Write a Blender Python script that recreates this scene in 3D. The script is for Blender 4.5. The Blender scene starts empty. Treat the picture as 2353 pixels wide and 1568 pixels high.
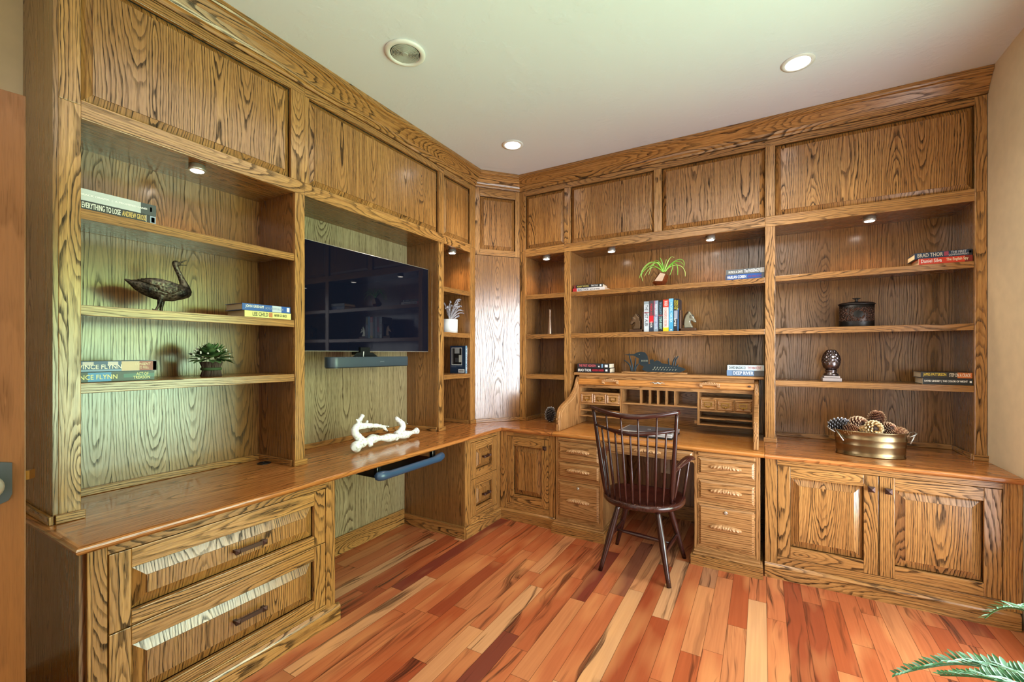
import bpy, bmesh, math, random
from mathutils import Vector, Matrix, noise
random.seed(7)
C = bpy.context.scene.collection
V = Vector
PI = math.pi
ORG = {}                                   # world origin of every object built here

# ------------------------------------------------------------------ mesh helpers
class MB:
    def __init__(s, F=None, g='z'):
        s.v=[]; s.f=[]; s.uv=[]; s.mi=[]; s.sm=[]
        s.F = F; s.g = g; s.off=(random.random()*40, random.random()*40)
    def newboard(s): s.off=(random.random()*40, random.random()*40); return s
    def W(s, p):
        if s.F is None: return V(p)
        O, A, D = s.F
        return O + A*p[0] + D*p[1] + V((0,0,p[2]))
    def gv(s, g):
        if isinstance(g, Vector): return g
        if s.F is None: return {'x':V((1,0,0)),'y':V((0,1,0)),'z':V((0,0,1))}[g]
        return {'a':s.F[1],'d':s.F[2],'z':V((0,0,1))}[g]
    def face(s, idx, g, mi=0, sm=False, uv=None):
        s.f.append(tuple(idx)); s.mi.append(mi); s.sm.append(sm)
        if uv is not None: s.uv.append(uv); return
        pts=[s.v[i] for i in idx]
        n=V((0,0,0))
        for i in range(len(pts)):
            a=pts[i]; b=pts[(i+1)%len(pts)]; n+=a.cross(b)
        # newell relative to first point
        n=V((0,0,0)); p0=pts[0]
        for i in range(1,len(pts)-1): n+=(pts[i]-p0).cross(pts[i+1]-p0)
        if n.length<1e-12: n=V((0,0,1))
        n.normalize(); gg=s.gv(g)
        if abs(n.dot(gg))>0.9:
            gg = V((0,0,1)) if abs(n.z)<0.9 else V((1,0,0))
        gg=(gg-n*n.dot(gg)).normalized(); u=n.cross(gg)
        # canonical direction so opposite faces agree
        if u.x+u.y*1.01+u.z*1.02<0: u=-u
        s.uv.append([(p.dot(u)+s.off[0], p.dot(gg)+s.off[1]) for p in pts])
    def poly(s, pts, g=None, mi=0, sm=False):
        b=len(s.v); s.v+= [s.W(p) for p in pts]
        s.face(range(b,b+len(pts)), g or s.g, mi, sm)
    def box(s, a0,a1,d0,d1,z0,z1, g=None, mi=0, nb=True):
        if nb: s.newboard()
        g=g or s.g; b=len(s.v)
        s.v+=[s.W(p) for p in ((a0,d0,z0),(a1,d0,z0),(a1,d1,z0),(a0,d1,z0),(a0,d0,z1),(a1,d0,z1),(a1,d1,z1),(a0,d1,z1))]
        for q in ((0,1,2,3),(4,7,6,5),(0,4,5,1),(1,5,6,2),(2,6,7,3),(3,7,4,0)):
            s.face([b+i for i in q], g, mi)
        return s
    def prism(s, pts, h0, h1, axis='z', g=None, mi=0, sm=False):
        """polygon extruded along axis; pts 2-D in the other two axes"""
        s.newboard(); n=len(pts); b=len(s.v)
        def mk(p,h):
            return {'z':(p[0],p[1],h),'a':(h,p[0],p[1]),'d':(p[0],h,p[1]),'x':(h,p[0],p[1]),'y':(p[0],h,p[1])}[axis]
        s.v+=[s.W(mk(p,h0)) for p in pts]+[s.W(mk(p,h1)) for p in pts]
        s.face(range(b,b+n),g or s.g,mi); s.face(range(b+2*n-1,b+n-1,-1),g or s.g,mi)
        for i in range(n):
            j=(i+1)%n; s.face((b+i,b+j,b+n+j,b+n+i),g or s.g,mi,sm)
        return s
    def lathe(s, prof, c=(0,0,0), seg=24, mi=0, sx=1, sy=1, sm=True, axis=None):
        """prof list of (r,z)"""
        b=len(s.v); n=len(prof)
        M = axis.to_track_quat('Z','Y').to_matrix() if axis is not None else None
        for r,z in prof:
            for k in range(seg):
                t=2*PI*k/seg; p=V((r*math.cos(t)*sx, r*math.sin(t)*sy, z))
                if M: p=M@p
                s.v.append(V(c)+p)
        for i in range(n-1):
            for k in range(seg):
                k2=(k+1)%seg
                s.face((b+i*seg+k,b+i*seg+k2,b+(i+1)*seg+k2,b+(i+1)*seg+k),'z',mi,sm)
        s.face([b+k for k in range(seg)][::-1],'z',mi); s.face([b+(n-1)*seg+k for k in range(seg)],'z',mi)
        return s
    def tube(s, pts, rad, seg=10, mi=0, flat=1.0, up=V((0,0,1)), cap=True):
        """swept circle with a radius per point; flat scales the 'up' direction"""
        pts=[V(p) for p in pts]; n=len(pts); b=len(s.v)
        if not hasattr(rad,'__len__'): rad=[rad]*n
        if len(rad)!=n:                                  # resample the radii along the path
            q=len(rad)-1; rad=[rad[int(i/(n-1)*q)]*(1-(i/(n-1)*q)%1)+rad[min(q,int(i/(n-1)*q)+1)]*((i/(n-1)*q)%1) for i in range(n)]
        L=0
        vv=[0]
        for i in range(1,n): L+=(pts[i]-pts[i-1]).length; vv.append(L)
        prev=None
        for i in range(n):
            t=(pts[min(i+1,n-1)]-pts[max(i-1,0)])
            if t.length<1e-9: t=V((0,0,1))
            t.normalize()
            if prev is None:
                x=up.cross(t)
                if x.length<1e-3: x=V((1,0,0)).cross(t)
            else: x=prev-t*prev.dot(t)
            x.normalize(); y=t.cross(x); prev=x
            for k in range(seg):
                a=2*PI*k/seg
                s.v.append(pts[i]+x*math.cos(a)*rad[i]+y*math.sin(a)*rad[i]*flat)
        for i in range(n-1):
            for k in range(seg):
                k2=(k+1)%seg
                u0=k/seg*.1; u1=(k+1)/seg*.1
                s.face((b+i*seg+k,b+i*seg+k2,b+(i+1)*seg+k2,b+(i+1)*seg+k),'z',mi,True,
                       uv=[(u0+s.off[0],vv[i]+s.off[1]),(u1+s.off[0],vv[i]+s.off[1]),(u1+s.off[0],vv[i+1]+s.off[1]),(u0+s.off[0],vv[i+1]+s.off[1])])
        if cap:
            s.face([b+k for k in range(seg)][::-1],'z',mi); s.face([b+(n-1)*seg+k for k in range(seg)],'z',mi)
        return s
    def sweep(s, prof, path, closed=False, mi=0):
        """prof (d,z) swept along a horizontal (x,y) path with mitred corners; d is to the right of the path"""
        P=[V((p[0],p[1])) for p in path]; n=len(P); m=len(prof); b=len(s.v)
        vv=[0]
        for i in range(1,n): vv.append(vv[-1]+(P[i]-P[i-1]).length)
        for i in range(n):
            def nrm(a,b2):
                t=(b2-a).normalized(); return V((t.y,-t.x))
            if closed: n1=nrm(P[i-1],P[i]); n2=nrm(P[i],P[(i+1)%n])
            else:
                n1=nrm(P[max(i-1,0)],P[max(i,1)]); n2=nrm(P[min(i,n-2)],P[min(i+1,n-1)])
            mt=(n1+n2); mt/= (1+n1.dot(n2))
            for d,z in prof:
                q=P[i]+mt*d; s.v.append(V((q.x,q.y,z)))
        pl=[0]
        for j in range(1,m+1): pl.append(pl[-1]+math.dist(prof[j-1],prof[j%m]))
        R=range(n) if closed else range(n-1)
        for i in R:
            s.newboard(); i2=(i+1)%n; L=(P[i2]-P[i]).length
            for j in range(m):
                j2=(j+1)%m; o=s.off
                s.face((b+i*m+j,b+i2*m+j,b+i2*m+j2,b+i*m+j2),'z',mi,False,
                  uv=[(pl[j]+o[0],o[1]),(pl[j]+o[0],L+o[1]),(pl[j+1]+o[0],L+o[1]),(pl[j+1]+o[0],o[1])])
        if not closed:
            s.face([b+j for j in range(m)],'z',mi); s.face([b+(n-1)*m+j for j in range(m)][::-1],'z',mi)
        return s
    def build(s, name, mats, parent=None, org=None, bevel=0, smooth=False, recalc=True, seg=2, sub=0, remesh=0):
        if parent is not None: o0=ORG[parent.name]
        else: o0=V(org) if org is not None else V((0,0,0))
        me=bpy.data.meshes.new(name)
        me.from_pydata([tuple(p-o0) for p in s.v],[],s.f)
        uvl=me.uv_layers.new(name='UVMap')
        li=0; d=uvl.data
        for fu in s.uv:
            for uv in fu: d[li].uv=uv; li+=1
        if not isinstance(mats,(list,tuple)): mats=[mats]
        for m in mats: me.materials.append(m)
        me.polygons.foreach_set('material_index', s.mi)
        me.polygons.foreach_set('use_smooth', [bool(x) or smooth for x in s.sm])
        if recalc:
            bm=bmesh.new(); bm.from_mesh(me); bmesh.ops.recalc_face_normals(bm,faces=bm.faces); bm.to_mesh(me); bm.free()
        me.update()
        ob=bpy.data.objects.new(name,me); C.objects.link(ob)
        if parent is not None: ob.parent=parent; ORG[ob.name]=o0
        else: ob.location=o0; ORG[ob.name]=o0
        if remesh:
            r=ob.modifiers.new('r','REMESH'); r.mode='VOXEL'; r.voxel_size=remesh; r.use_smooth_shade=True
            q=ob.modifiers.new('s','SMOOTH'); q.iterations=3; q.factor=.6
        if bevel:
            b=ob.modifiers.new('b','BEVEL'); b.width=bevel; b.segments=seg; b.limit_method='ANGLE'; b.angle_limit=math.radians(40)
        if sub:
            b=ob.modifiers.new('u','SUBSURF'); b.levels=sub; b.render_levels=sub
        return ob

def thing(name, label, cat, loc=(0,0,0), group=None, kind=None):
    o=bpy.data.objects.new(name,None); C.objects.link(o); o.location=loc; o.empty_display_size=.05
    ORG[o.name]=V(loc); o['label']=label; o['category']=cat
    if group: o['group']=group
    if kind: o['kind']=kind
    return o
def tag(o, label, cat, group=None, kind=None):
    o['label']=label; o['category']=cat
    if group: o['group']=group
    if kind: o['kind']=kind
    return o
def struct(o): o['kind']='structure'; return o

# ------------------------------------------------------------------ materials
def srgb(r,g,b):
    f=lambda c: c/12.92 if c<=.04045 else ((c+.055)/1.055)**2.4
    return (f(r/255),f(g/255),f(b/255),1)
class NT:
    def __init__(s,name):
        s.m=bpy.data.materials.new(name); s.m.use_nodes=True; s.t=s.m.node_tree; s.n=s.t.nodes; s.l=s.t.links
        s.b=s.n['Principled BSDF']
    def add(s,t,**k):
        n=s.n.new(t)
        for a,b in k.items(): setattr(n,a,b)
        return n
    def put(s,sock,v):
        if v is None: return
        if isinstance(v,bpy.types.NodeSocket): s.l.new(v,sock)
        else: sock.default_value=v
    def math(s,op,a,b=None,c=None,clamp=False):
        n=s.add('ShaderNodeMath',operation=op,use_clamp=clamp)
        s.put(n.inputs[0],a); s.put(n.inputs[1],b)
        if c is not None: s.put(n.inputs[2],c)
        return n.outputs[0]
    def comb(s,x,y,z=0.0):
        n=s.add('ShaderNodeCombineXYZ'); s.put(n.inputs[0],x); s.put(n.inputs[1],y); s.put(n.inputs[2],z); return n.outputs[0]
    def noise(s,vec,scale=1.0,detail=2.0,rough=.5,dim='3D'):
        n=s.add('ShaderNodeTexNoise',noise_dimensions=dim); s.put(n.inputs['Vector'],vec); n.inputs['Scale'].default_value=scale
        n.inputs['Detail'].default_value=detail; n.inputs['Roughness'].default_value=rough
        return n.outputs['Fac']
    def white(s,vec):
        n=s.add('ShaderNodeTexWhiteNoise',noise_dimensions='3D'); s.put(n.inputs['Vector'],vec); return n.outputs['Value']
    def ramp(s,f,stops,interp='LINEAR'):
        n=s.add('ShaderNodeValToRGB'); s.put(n.inputs[0],f); r=n.color_ramp; r.interpolation=interp
        while len(r.elements)>len(stops): r.elements.remove(r.elements[-1])
        while len(r.elements)<len(stops): r.elements.new(1)
        for e,(p,c) in zip(r.elements,stops): e.position=p; e.color=c if hasattr(c,'__len__') else (c,c,c,1)
        return n.outputs[0]
    def mix(s,f,a,b,mode='MIX'):
        n=s.add('ShaderNodeMix',data_type='RGBA',blend_type=mode); s.put(n.inputs[0],f); s.put(n.inputs[6],a); s.put(n.inputs[7],b); return n.outputs[2]
    def maprange(s,v,a,b,c=0.0,d=1.0):
        n=s.add('ShaderNodeMapRange'); s.put(n.inputs[0],v)
        for i,x in enumerate((a,b,c,d)): n.inputs[i+1].default_value=x
        return n.outputs[0]
    def bump(s,h,strength=.2,dist=.001):
        n=s.add('ShaderNodeBump'); n.inputs['Strength'].default_value=strength; n.inputs['Distance'].default_value=dist
        s.put(n.inputs['Height'],h); s.l.new(n.outputs[0],s.b.inputs['Normal'])
def plain(name,col,rough=.5,metal=0.0,spec=.5,coat=0,emit=None,es=0,bumpy=None):
    t=NT(name); b=t.b; b.inputs['Base Color'].default_value=col; b.inputs['Roughness'].default_value=rough
    b.inputs['Metallic'].default_value=metal; b.inputs['Specular IOR Level'].default_value=spec; b.inputs['Coat Weight'].default_value=coat
    if emit: b.inputs['Emission Color'].default_value=emit; b.inputs['Emission Strength'].default_value=es
    if bumpy:
        g=t.add('ShaderNodeNewGeometry'); h=t.noise(g.outputs['Position'],bumpy[0],3); t.bump(h,bumpy[1],.002)
    # subtle procedural tone variation
    if not emit:
        g=t.add('ShaderNodeNewGeometry'); f=t.noise(g.outputs['Position'],14,2)
        c=t.mix(t.maprange(f,.3,.7,0,.16),col,(col[0]*.55,col[1]*.55,col[2]*.55,1)); t.l.new(c,b.inputs['Base Color'])
    return t.m

def oak(name, light, mid, dark, rough=.3, leaf=.17, freq=105, contrast=1.0, coat=.0, spec=.5, streak=.0, bandy=.5):
    t=NT(name); uvn=t.add('ShaderNodeUVMap'); sp=t.add('ShaderNodeSeparateXYZ'); t.l.new(uvn.outputs[0],sp.inputs[0])
    u,v=sp.outputs[0],sp.outputs[1]
    cell=t.math('FLOOR',t.math('DIVIDE',u,leaf)); rnd=t.white(t.comb(cell,3.3,1.7)); rnd2=t.white(t.comb(cell,9.1,4.2))
    uu=t.math('MULTIPLY',t.math('SUBTRACT',t.math('FRACT',t.math('DIVIDE',u,leaf)),.5),leaf)
    uu=t.math('ADD',uu,t.math('MULTIPLY',t.math('SUBTRACT',rnd,.5),leaf*.7))
    z1=t.math('MULTIPLY',rnd,57.0)
    # the growth-ring cone: depth of cut wanders along the board
    dv=t.math('MULTIPLY',t.math('SUBTRACT',t.noise(t.comb(t.math('MULTIPLY',u,.4),t.math('MULTIPLY',v,.75),z1),1.0,1.0),.5),.42)
    dv=t.math('ADD',dv,t.math('MULTIPLY',t.math('SUBTRACT',rnd2,.5),.06))
    w1=t.math('MULTIPLY',t.math('SUBTRACT',t.noise(t.comb(t.math('MULTIPLY',u,9),t.math('MULTIPLY',v,1.6),z1),1.0,1.0),.5),.028)
    uw=t.math('ADD',uu,w1)
    R=t.math('SQRT',t.math('ADD',t.math('MULTIPLY',uw,uw),t.math('MULTIPLY',dv,dv)))
    w2=t.math('MULTIPLY',t.math('SUBTRACT',t.noise(t.comb(t.math('MULTIPLY',u,60),t.math('MULTIPLY',v,9),z1),1.0,1.0),.5),.010)
    R=t.math('ADD',R,w2)
    ph=t.math('MULTIPLY',R,freq)
    fr=t.math('FRACT',ph)
    ringrnd=t.white(t.comb(t.math('FLOOR',ph),cell,0.0))
    # dark early-wood pulse, asymmetric
    pulse=t.ramp(fr,[(0,0.0),(.07,1.0),(.22,.92),(.46,.14),(1,0.0)])
    wt=t.maprange(ringrnd,0,1,.35,1.0)
    pulse=t.math('MULTIPLY',pulse,wt)
    # open pores: short dashes along the grain
    pn=t.noise(t.comb(t.math('MULTIPLY',u,520),t.math('MULTIPLY',v,22),z1),1.0,0.0)
    pores=t.maprange(pn,.53,.68,0,1)
    pores=t.math('MULTIPLY',pores,t.math('ADD',t.math('MULTIPLY',pulse,.55),.38),clamp=True)
    fine=t.noise(t.comb(t.math('MULTIPLY',u,150),t.math('MULTIPLY',v,3),z1),1.0,1.0)
    big=t.noise(t.comb(t.math('MULTIPLY',u,4),t.math('MULTIPLY',v,.9),z1),1.0,0.0)
    dk=t.math('ADD',t.math('MULTIPLY',pulse,.88*contrast),t.math('MULTIPLY',pores,.62*contrast),clamp=True)
    base=t.mix(t.maprange(fine,.3,.7),light,mid)
    base=t.mix(t.maprange(big,.35,.7,0,.55),base,mid)
    base=t.mix(t.math('MULTIPLY',rnd2,bandy),base,mid)
    col=t.mix(dk,base,dark)
    if streak:
        sn=t.noise(t.comb(t.math('MULTIPLY',u,26),t.math('MULTIPLY',v,.9),z1),1.0,3.0)
        col=t.mix(t.maprange(sn,.56,.74,0,streak),col,dark)
    t.l.new(col,t.b.inputs['Base Color'])
    t.l.new(t.math('MULTIPLY',t.math('SUBTRACT',1.0,t.math('MULTIPLY',dk,.8)),spec),t.b.inputs['Specular IOR Level'])
    rr=t.math('ADD',rough,t.math('MULTIPLY',dk,.10)); t.l.new(rr,t.b.inputs['Roughness'])
    t.b.inputs['Coat Weight'].default_value=coat; t.b.inputs['Coat Roughness'].default_value=.08
    return t.m

M={}
M['oak']=oak('oak_wood',srgb(194,140,78),srgb(148,99,51),srgb(46,29,14),rough=.22,spec=.8)
M['oakf']=oak('oak_facing',srgb(204,151,86),srgb(160,110,58),srgb(52,33,16),rough=.22,spec=.8,leaf=.11,freq=95)
M['ply']=oak('oak_veneer',srgb(172,120,64),srgb(128,86,46),srgb(56,36,18),rough=.2,leaf=.21,freq=90,contrast=.85,spec=.9)
M['plysheen']=oak('painted_sheen_veneer',srgb(184,166,128),srgb(148,130,94),srgb(76,60,40),rough=.30,leaf=.21,freq=85,contrast=.95,spec=.9)  # same veneer, with the pale grey sheen of niche and kneehole painted in
M['deskoak']=oak('honey_oak',srgb(204,154,98),srgb(164,114,66),srgb(78,48,24),rough=.30,leaf=.24,freq=75,contrast=.85)
M['counter']=oak('counter_oak',srgb(218,148,84),srgb(172,104,52),srgb(76,40,18),rough=.13,leaf=.09,freq=75,contrast=.7,spec=.6,streak=.5)
M['desktop']=oak('desktop_oak',srgb(214,150,80),srgb(182,116,54),srgb(104,60,24),rough=.22,leaf=.3,freq=55,contrast=.6)
M['doorw']=oak('door_wood',srgb(138,84,36),srgb(114,67,28),srgb(80,46,20),rough=.4,leaf=.3,freq=30,contrast=.5)
M['mahog']=oak('mahogany',srgb(72,32,24),srgb(50,21,17),srgb(24,9,8),rough=.2,leaf=.1,freq=50,contrast=.5,spec=.6)
M['dark']=plain('cavity_dark',srgb(22,16,12),.9)
M['wall']=plain('tan_paint',srgb(228,206,168),.85,bumpy=(60,.05))
M['bronze']=plain('oil_rubbed_bronze',srgb(84,62,54),.35,.8)
M['bronzed']=plain('dark_bronze',srgb(52,50,48),.45,.6)
M['brass']=plain('antique_brass',srgb(176,140,72),.3,1.0)
M['steel']=plain('satin_nickel',srgb(206,202,190),.28,.7)
M['white']=plain('white_enamel',srgb(238,238,236),.35)
M['blackp']=plain('black_plastic',srgb(20,21,24),.4)
M['bluep']=plain('soft_blue_plastic',srgb(44,72,104),.32,spec=.6)
M['blackm']=plain('black_metal',srgb(16,20,22),.4,.5)

def ceiling_mat():
    t=NT('ceiling_plaster'); g=t.add('ShaderNodeNewGeometry'); P=g.outputs['Position']
    a=t.noise(P,7,4,.6); b=t.noise(P,40,3,.6)
    h=t.math('MULTIPLY',t.maprange(a,.52,.60),b)
    t.bump(h,.35,.004); c=t.mix(t.maprange(t.noise(P,.8,2),.3,.7),srgb(232,238,247),srgb(226,232,242))
    t.l.new(c,t.b.inputs['Base Color']); t.b.inputs['Roughness'].default_value=.9; return t.m
M['ceil']=ceiling_mat()

def floor_mat():
    t=NT('tigerwood_floor'); g=t.add('ShaderNodeNewGeometry'); sp=t.add('ShaderNodeSeparateXYZ'); t.l.new(g.outputs['Position'],sp.inputs[0])
    x,y=sp.outputs[0],sp.outputs[1]; w=.0885
    xs=t.math('DIVIDE',t.math('SUBTRACT',x,.0195),w); ix=t.math('FLOOR',xs); fx=t.math('FRACT',xs)
    r0=t.white(t.comb(ix,1.0,5.0)); r1=t.white(t.comb(ix,8.0,2.0))
    L=t.math('ADD',.55,t.math('MULTIPLY',r1,.75))
    ys=t.math('ADD',t.math('DIVIDE',y,L),t.math('MULTIPLY',r0,7.0)); iy=t.math('FLOOR',ys); fy=t.math('FRACT',ys)
    r=t.white(t.comb(ix,iy,2.0)); r2=t.white(t.comb(ix,iy,9.0)); r3=t.white(t.comb(iy,ix,4.0))
    base=t.ramp(r,[(0,srgb(140,62,38)),(.14,srgb(164,78,44)),(.32,srgb(178,94,56)),(.52,srgb(188,106,66)),(.68,srgb(168,84,50)),(.80,srgb(196,124,80)),(.90,srgb(206,150,106)),(.935,srgb(110,46,36)),(1,srgb(122,52,40))])
    z=t.math('MULTIPLY',r2,80.0)
    fine=t.noise(t.comb(t.math('MULTIPLY',x,90),t.math('MULTIPLY',y,2.5),z),1,3)
    base=t.mix(t.maprange(fine,.3,.7,0,.45),base,t.mix(.5,base,srgb(110,44,22)))
    wob=t.noise(t.comb(t.math('MULTIPLY',x,7),t.math('MULTIPLY',y,1.6),z),1,2)
    mott=t.mix(t.maprange(wob,.5,.8,0,.45),base,srgb(232,164,104))
    st=t.noise(t.comb(t.math('ADD',t.math('MULTIPLY',x,24),t.math('MULTIPLY',wob,3.2)),t.math('MULTIPLY',y,1.1),z),1,3,.6)
    amt=t.math('MULTIPLY',t.maprange(st,.54,.63),t.maprange(r3,.18,.5,0,.9))
    st2=t.noise(t.comb(t.math('ADD',t.math('MULTIPLY',x,160),t.math('MULTIPLY',wob,12)),t.math('MULTIPLY',y,3),z),1,2)
    amt=t.math('MULTIPLY',amt,t.maprange(st2,.25,.6,.45,1))
    col=t.mix(amt,mott,srgb(58,28,20))
    ex=t.math('MINIMUM',fx,t.math('SUBTRACT',1.0,fx)); ex=t.math('MULTIPLY',ex,w)
    ey=t.math('MULTIPLY',t.math('MINIMUM',fy,t.math('SUBTRACT',1.0,fy)),L)
    e=t.math('MINIMUM',ex,ey); seam=t.maprange(e,.0005,.0016,1,0)
    col=t.mix(t.math('MULTIPLY',seam,.75),col,srgb(50,22,12))
    t.l.new(col,t.b.inputs['Base Color']); t.b.inputs['Roughness'].default_value=.24; t.b.inputs['Specular IOR Level'].default_value=.5
    t.bump(t.math('SUBTRACT',1.0,seam),.3,.0008); return t.m
M['floor']=floor_mat()

def feather_mat():
    t=NT('bronze_feathers'); g=t.add('ShaderNodeNewGeometry'); P=g.outputs['Position']
    vn=t.add('ShaderNodeTexVoronoi'); vn.inputs['Scale'].default_value=95; t.l.new(P,vn.inputs['Vector']); d=vn.outputs['Distance']
    c=t.mix(t.maprange(d,.1,.6),srgb(30,26,24),srgb(112,100,88)); c=t.mix(t.maprange(t.noise(P,14,2),.45,.7),c,srgb(26,22,22))
    t.l.new(c,t.b.inputs['Base Color']); t.b.inputs['Metallic'].default_value=.6; t.b.inputs['Roughness'].default_value=.42; t.bump(d,.6,.003); return t.m
M['feather']=feather_mat()
def canister_mat():
    t=NT('embossed_bronze'); g=t.add('ShaderNodeNewGeometry'); P=g.outputs['Position']; sp=t.add('ShaderNodeSeparateXYZ'); t.l.new(P,sp.inputs[0])
    vn=t.add('ShaderNodeTexVoronoi'); vn.inputs['Scale'].default_value=110; t.l.new(P,vn.inputs['Vector']); d=vn.outputs['Distance']
    z=sp.outputs[2]; x=sp.outputs[0]
    band=t.math('MULTIPLY',t.maprange(z,1.612,1.622),t.maprange(z,1.70,1.712,1,0))
    ex=t.math('DIVIDE',t.math('SUBTRACT',x,.555),.030); ez=t.math('DIVIDE',t.math('SUBTRACT',z,1.662),.024)
    oval=t.math('SQRT',t.math('ADD',t.math('MULTIPLY',ex,ex),t.math('MULTIPLY',ez,ez)))
    band=t.math('MULTIPLY',band,t.maprange(oval,.9,1.05))
    hh=t.math('MULTIPLY',band,t.maprange(d,.1,.6,1,0))
    c=t.mix(t.math('MULTIPLY',band,t.maprange(d,.15,.5,1,.1)),srgb(40,36,34),srgb(138,92,72))
    t.l.new(c,t.b.inputs['Base Color']); t.b.inputs['Metallic'].default_value=.7; t.b.inputs['Roughness'].default_value=.33; t.bump(hh,1,.006); return t.m
M['embossed']=canister_mat()
def cone_mat(name,a,b,tip):
    t=NT(name); uvn=t.add('ShaderNodeUVMap'); sp=t.add('ShaderNodeSeparateXYZ'); t.l.new(uvn.outputs[0],sp.inputs[0])
    c=t.mix(t.maprange(sp.outputs[1],.15,.65),a,b); c=t.mix(t.maprange(sp.outputs[1],.62,.85),c,tip)
    t.l.new(c,t.b.inputs['Base Color']); t.b.inputs['Roughness'].default_value=.6; return t.m
M['cone']=cone_mat('pinecone_brown',srgb(70,42,30),srgb(176,120,88),srgb(226,190,150))
M['conew']=cone_mat('pinecone_frosted',srgb(40,32,30),srgb(150,144,146),srgb(240,240,244))
M['coneb']=cone_mat('pinecone_bleached',srgb(58,36,20),srgb(196,150,86),srgb(240,216,170))

# ------------------------------------------------------------------ frames of reference (metres; floor z=0)
XF, YF, XW, YW, XR = -2.26, 3.585, -2.62, 3.93, 1.14
CZ = 3.04
FL=(V((XF,0,0)),V((0,1,0)),V((1,0,0)))           # left hutch face: a=y, d=+x
FB=(V((0,YF,0)),V((1,0,0)),V((0,-1,0)))          # back hutch face: a=x, d=-y
P0=V((XF,3.258,0)); P1=V((-1.978,YF,0)); DA=(P1-P0).normalized(); DL=(P1-P0).length
FD=(P0,DA,V((DA.y,-DA.x,0)))
XB, YB = -1.945, 3.18                              # base cabinet faces
GL=(V((XB,0,0)),V((0,1,0)),V((1,0,0)))
GB=(V((0,YB,0)),V((1,0,0)),V((0,-1,0)))

# ------------------------------------------------------------------ room
m=MB(); m.box(-3.2,XR+.2,-1.2,4.2,-.05,0); struct(m.build('floor',M['floor']))
m=MB(); m.box(-3.2,XR+.2,-1.2,4.2,CZ,CZ+.05); struct(m.build('ceiling',M['ceil']))
m=MB(); m.box(XW-.12,XW,-.9,YW+.12,0,CZ); struct(m.build('wall_left',M['wall']))
m=MB(); m.box(XW,XR,YW,YW+.12,0,CZ); struct(m.build('wall_back',M['wall']))
# right wall with the tall window opening (outside the picture; its daylight is in the reflections)
wy0,wy1,wz0,wz1=1.30,2.98,.22,2.28
m=MB(); m.box(XR,XR+.12,-.9,wy0,0,CZ); m.box(XR,XR+.12,wy1,YW+.12,0,CZ); m.box(XR,XR+.12,wy0,wy1,0,wz0); m.box(XR,XR+.12,wy0,wy1,wz1,CZ)
struct(m.build('wall_right',M['wall']))
w1=m=MB(); m.box(XR-.012,XR+.12,wy0-.05,wy0,wz0-.05,wz1+.06); m.box(XR-.012,XR+.12,wy1,wy1+.05,wz0-.05,wz1+.06); m.box(XR-.012,XR+.12,wy0,wy1,wz1,wz1+.06); m.box(XR-.02,XR+.12,wy0,wy1,wz0-.05,wz0)
m.box(XR+.05,XR+.09,(wy0+wy1)/2-.02,(wy0+wy1)/2+.02,wz0,wz1)
struct(m.build('window_1',M['oakf']))
# entry wall behind the camera with its doorway
m=MB(); m.box(XW,-1.80,-.66,-.54,0,CZ); m.box(-.90,XR,-.66,-.54,0,CZ); m.box(-1.80,-.90,-.66,-.54,2.06,CZ)
struct(m.build('wall_front',M['wall']))
m=MB(); m.sweep([(0,0),(.012,0),(.012,.085),(.006,.1),(.0,.105)],[(XR,3.145),(XR,-.53)]); struct(m.build('baseboard_right',M['oakf']))
m=MB(); m.sweep([(0,0),(.012,0),(.012,.085),(.006,.1),(.0,.105)],[(XW,-.53),(XW,.545)]); struct(m.build('baseboard_left',M['oakf']))

# ------------------------------------------------------------------ joinery helpers
def frame_panel(F, a0,a1,z0,z1, df, sw, rw, parent, name, pname, pm='oak', fm='oakf', bev=.045, th=.02, rwb=None, knob=None):
    """stile-and-rail frame with a raised, wide-bevelled panel; returns the frame object"""
    rwb=rwb or rw
    m=MB(F)
    m.box(a0,a0+sw,df-th,df,z0,z1,'z'); m.box(a1-sw,a1,df-th,df,z0,z1,'z')
    m.box(a0+sw,a1-sw,df-th,df-.0004,z0,z0+rwb,'a'); m.box(a0+sw,a1-sw,df-th,df-.0004,z1-rw,z1,'a')
    fr=m.build(name,M[fm],parent,bevel=.0018)
    raised_panel(F,a0+sw,a1-sw,z0+rwb,z1-rw,df,fr,pname,pm,bev)
    return fr
def raised_panel(F,a0,a1,z0,z1,df,parent,name='raised_panel',pm='oak',bev=.045,deep=.023):
    m=MB(F); m.newboard()
    o=[(a0+.002,df-deep,z0+.002),(a1-.002,df-deep,z0+.002),(a1-.002,df-deep,z1-.002),(a0+.002,df-deep,z1-.002)]
    b=bev
    i1=[(a0+b,df-.004,z0+b),(a1-b,df-.004,z0+b),(a1-b,df-.004,z1-b),(a0+b,df-.004,z1-b)]
    i2=[(a0+b,df-.001,z0+b),(a1-b,df-.001,z0+b),(a1-b,df-.001,z1-b),(a0+b,df-.001,z1-b)]
    bk=[(p[0],df-deep-.006,p[2]) for p in o]
    idx=len(m.v)
    m.v+=[m.W(p) for p in bk+o+i1+i2]
    for r in range(3):
        for k in range(4):
            k2=(k+1)%4
            m.face((idx+r*4+k,idx+r*4+k2,idx+(r+1)*4+k2,idx+(r+1)*4+k),'z')
    m.face((idx+12,idx+13,idx+14,idx+15),'z'); m.face((idx+3,idx+2,idx+1,idx),'z')
    return m.build(name,M[pm],parent,recalc=True)
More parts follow.
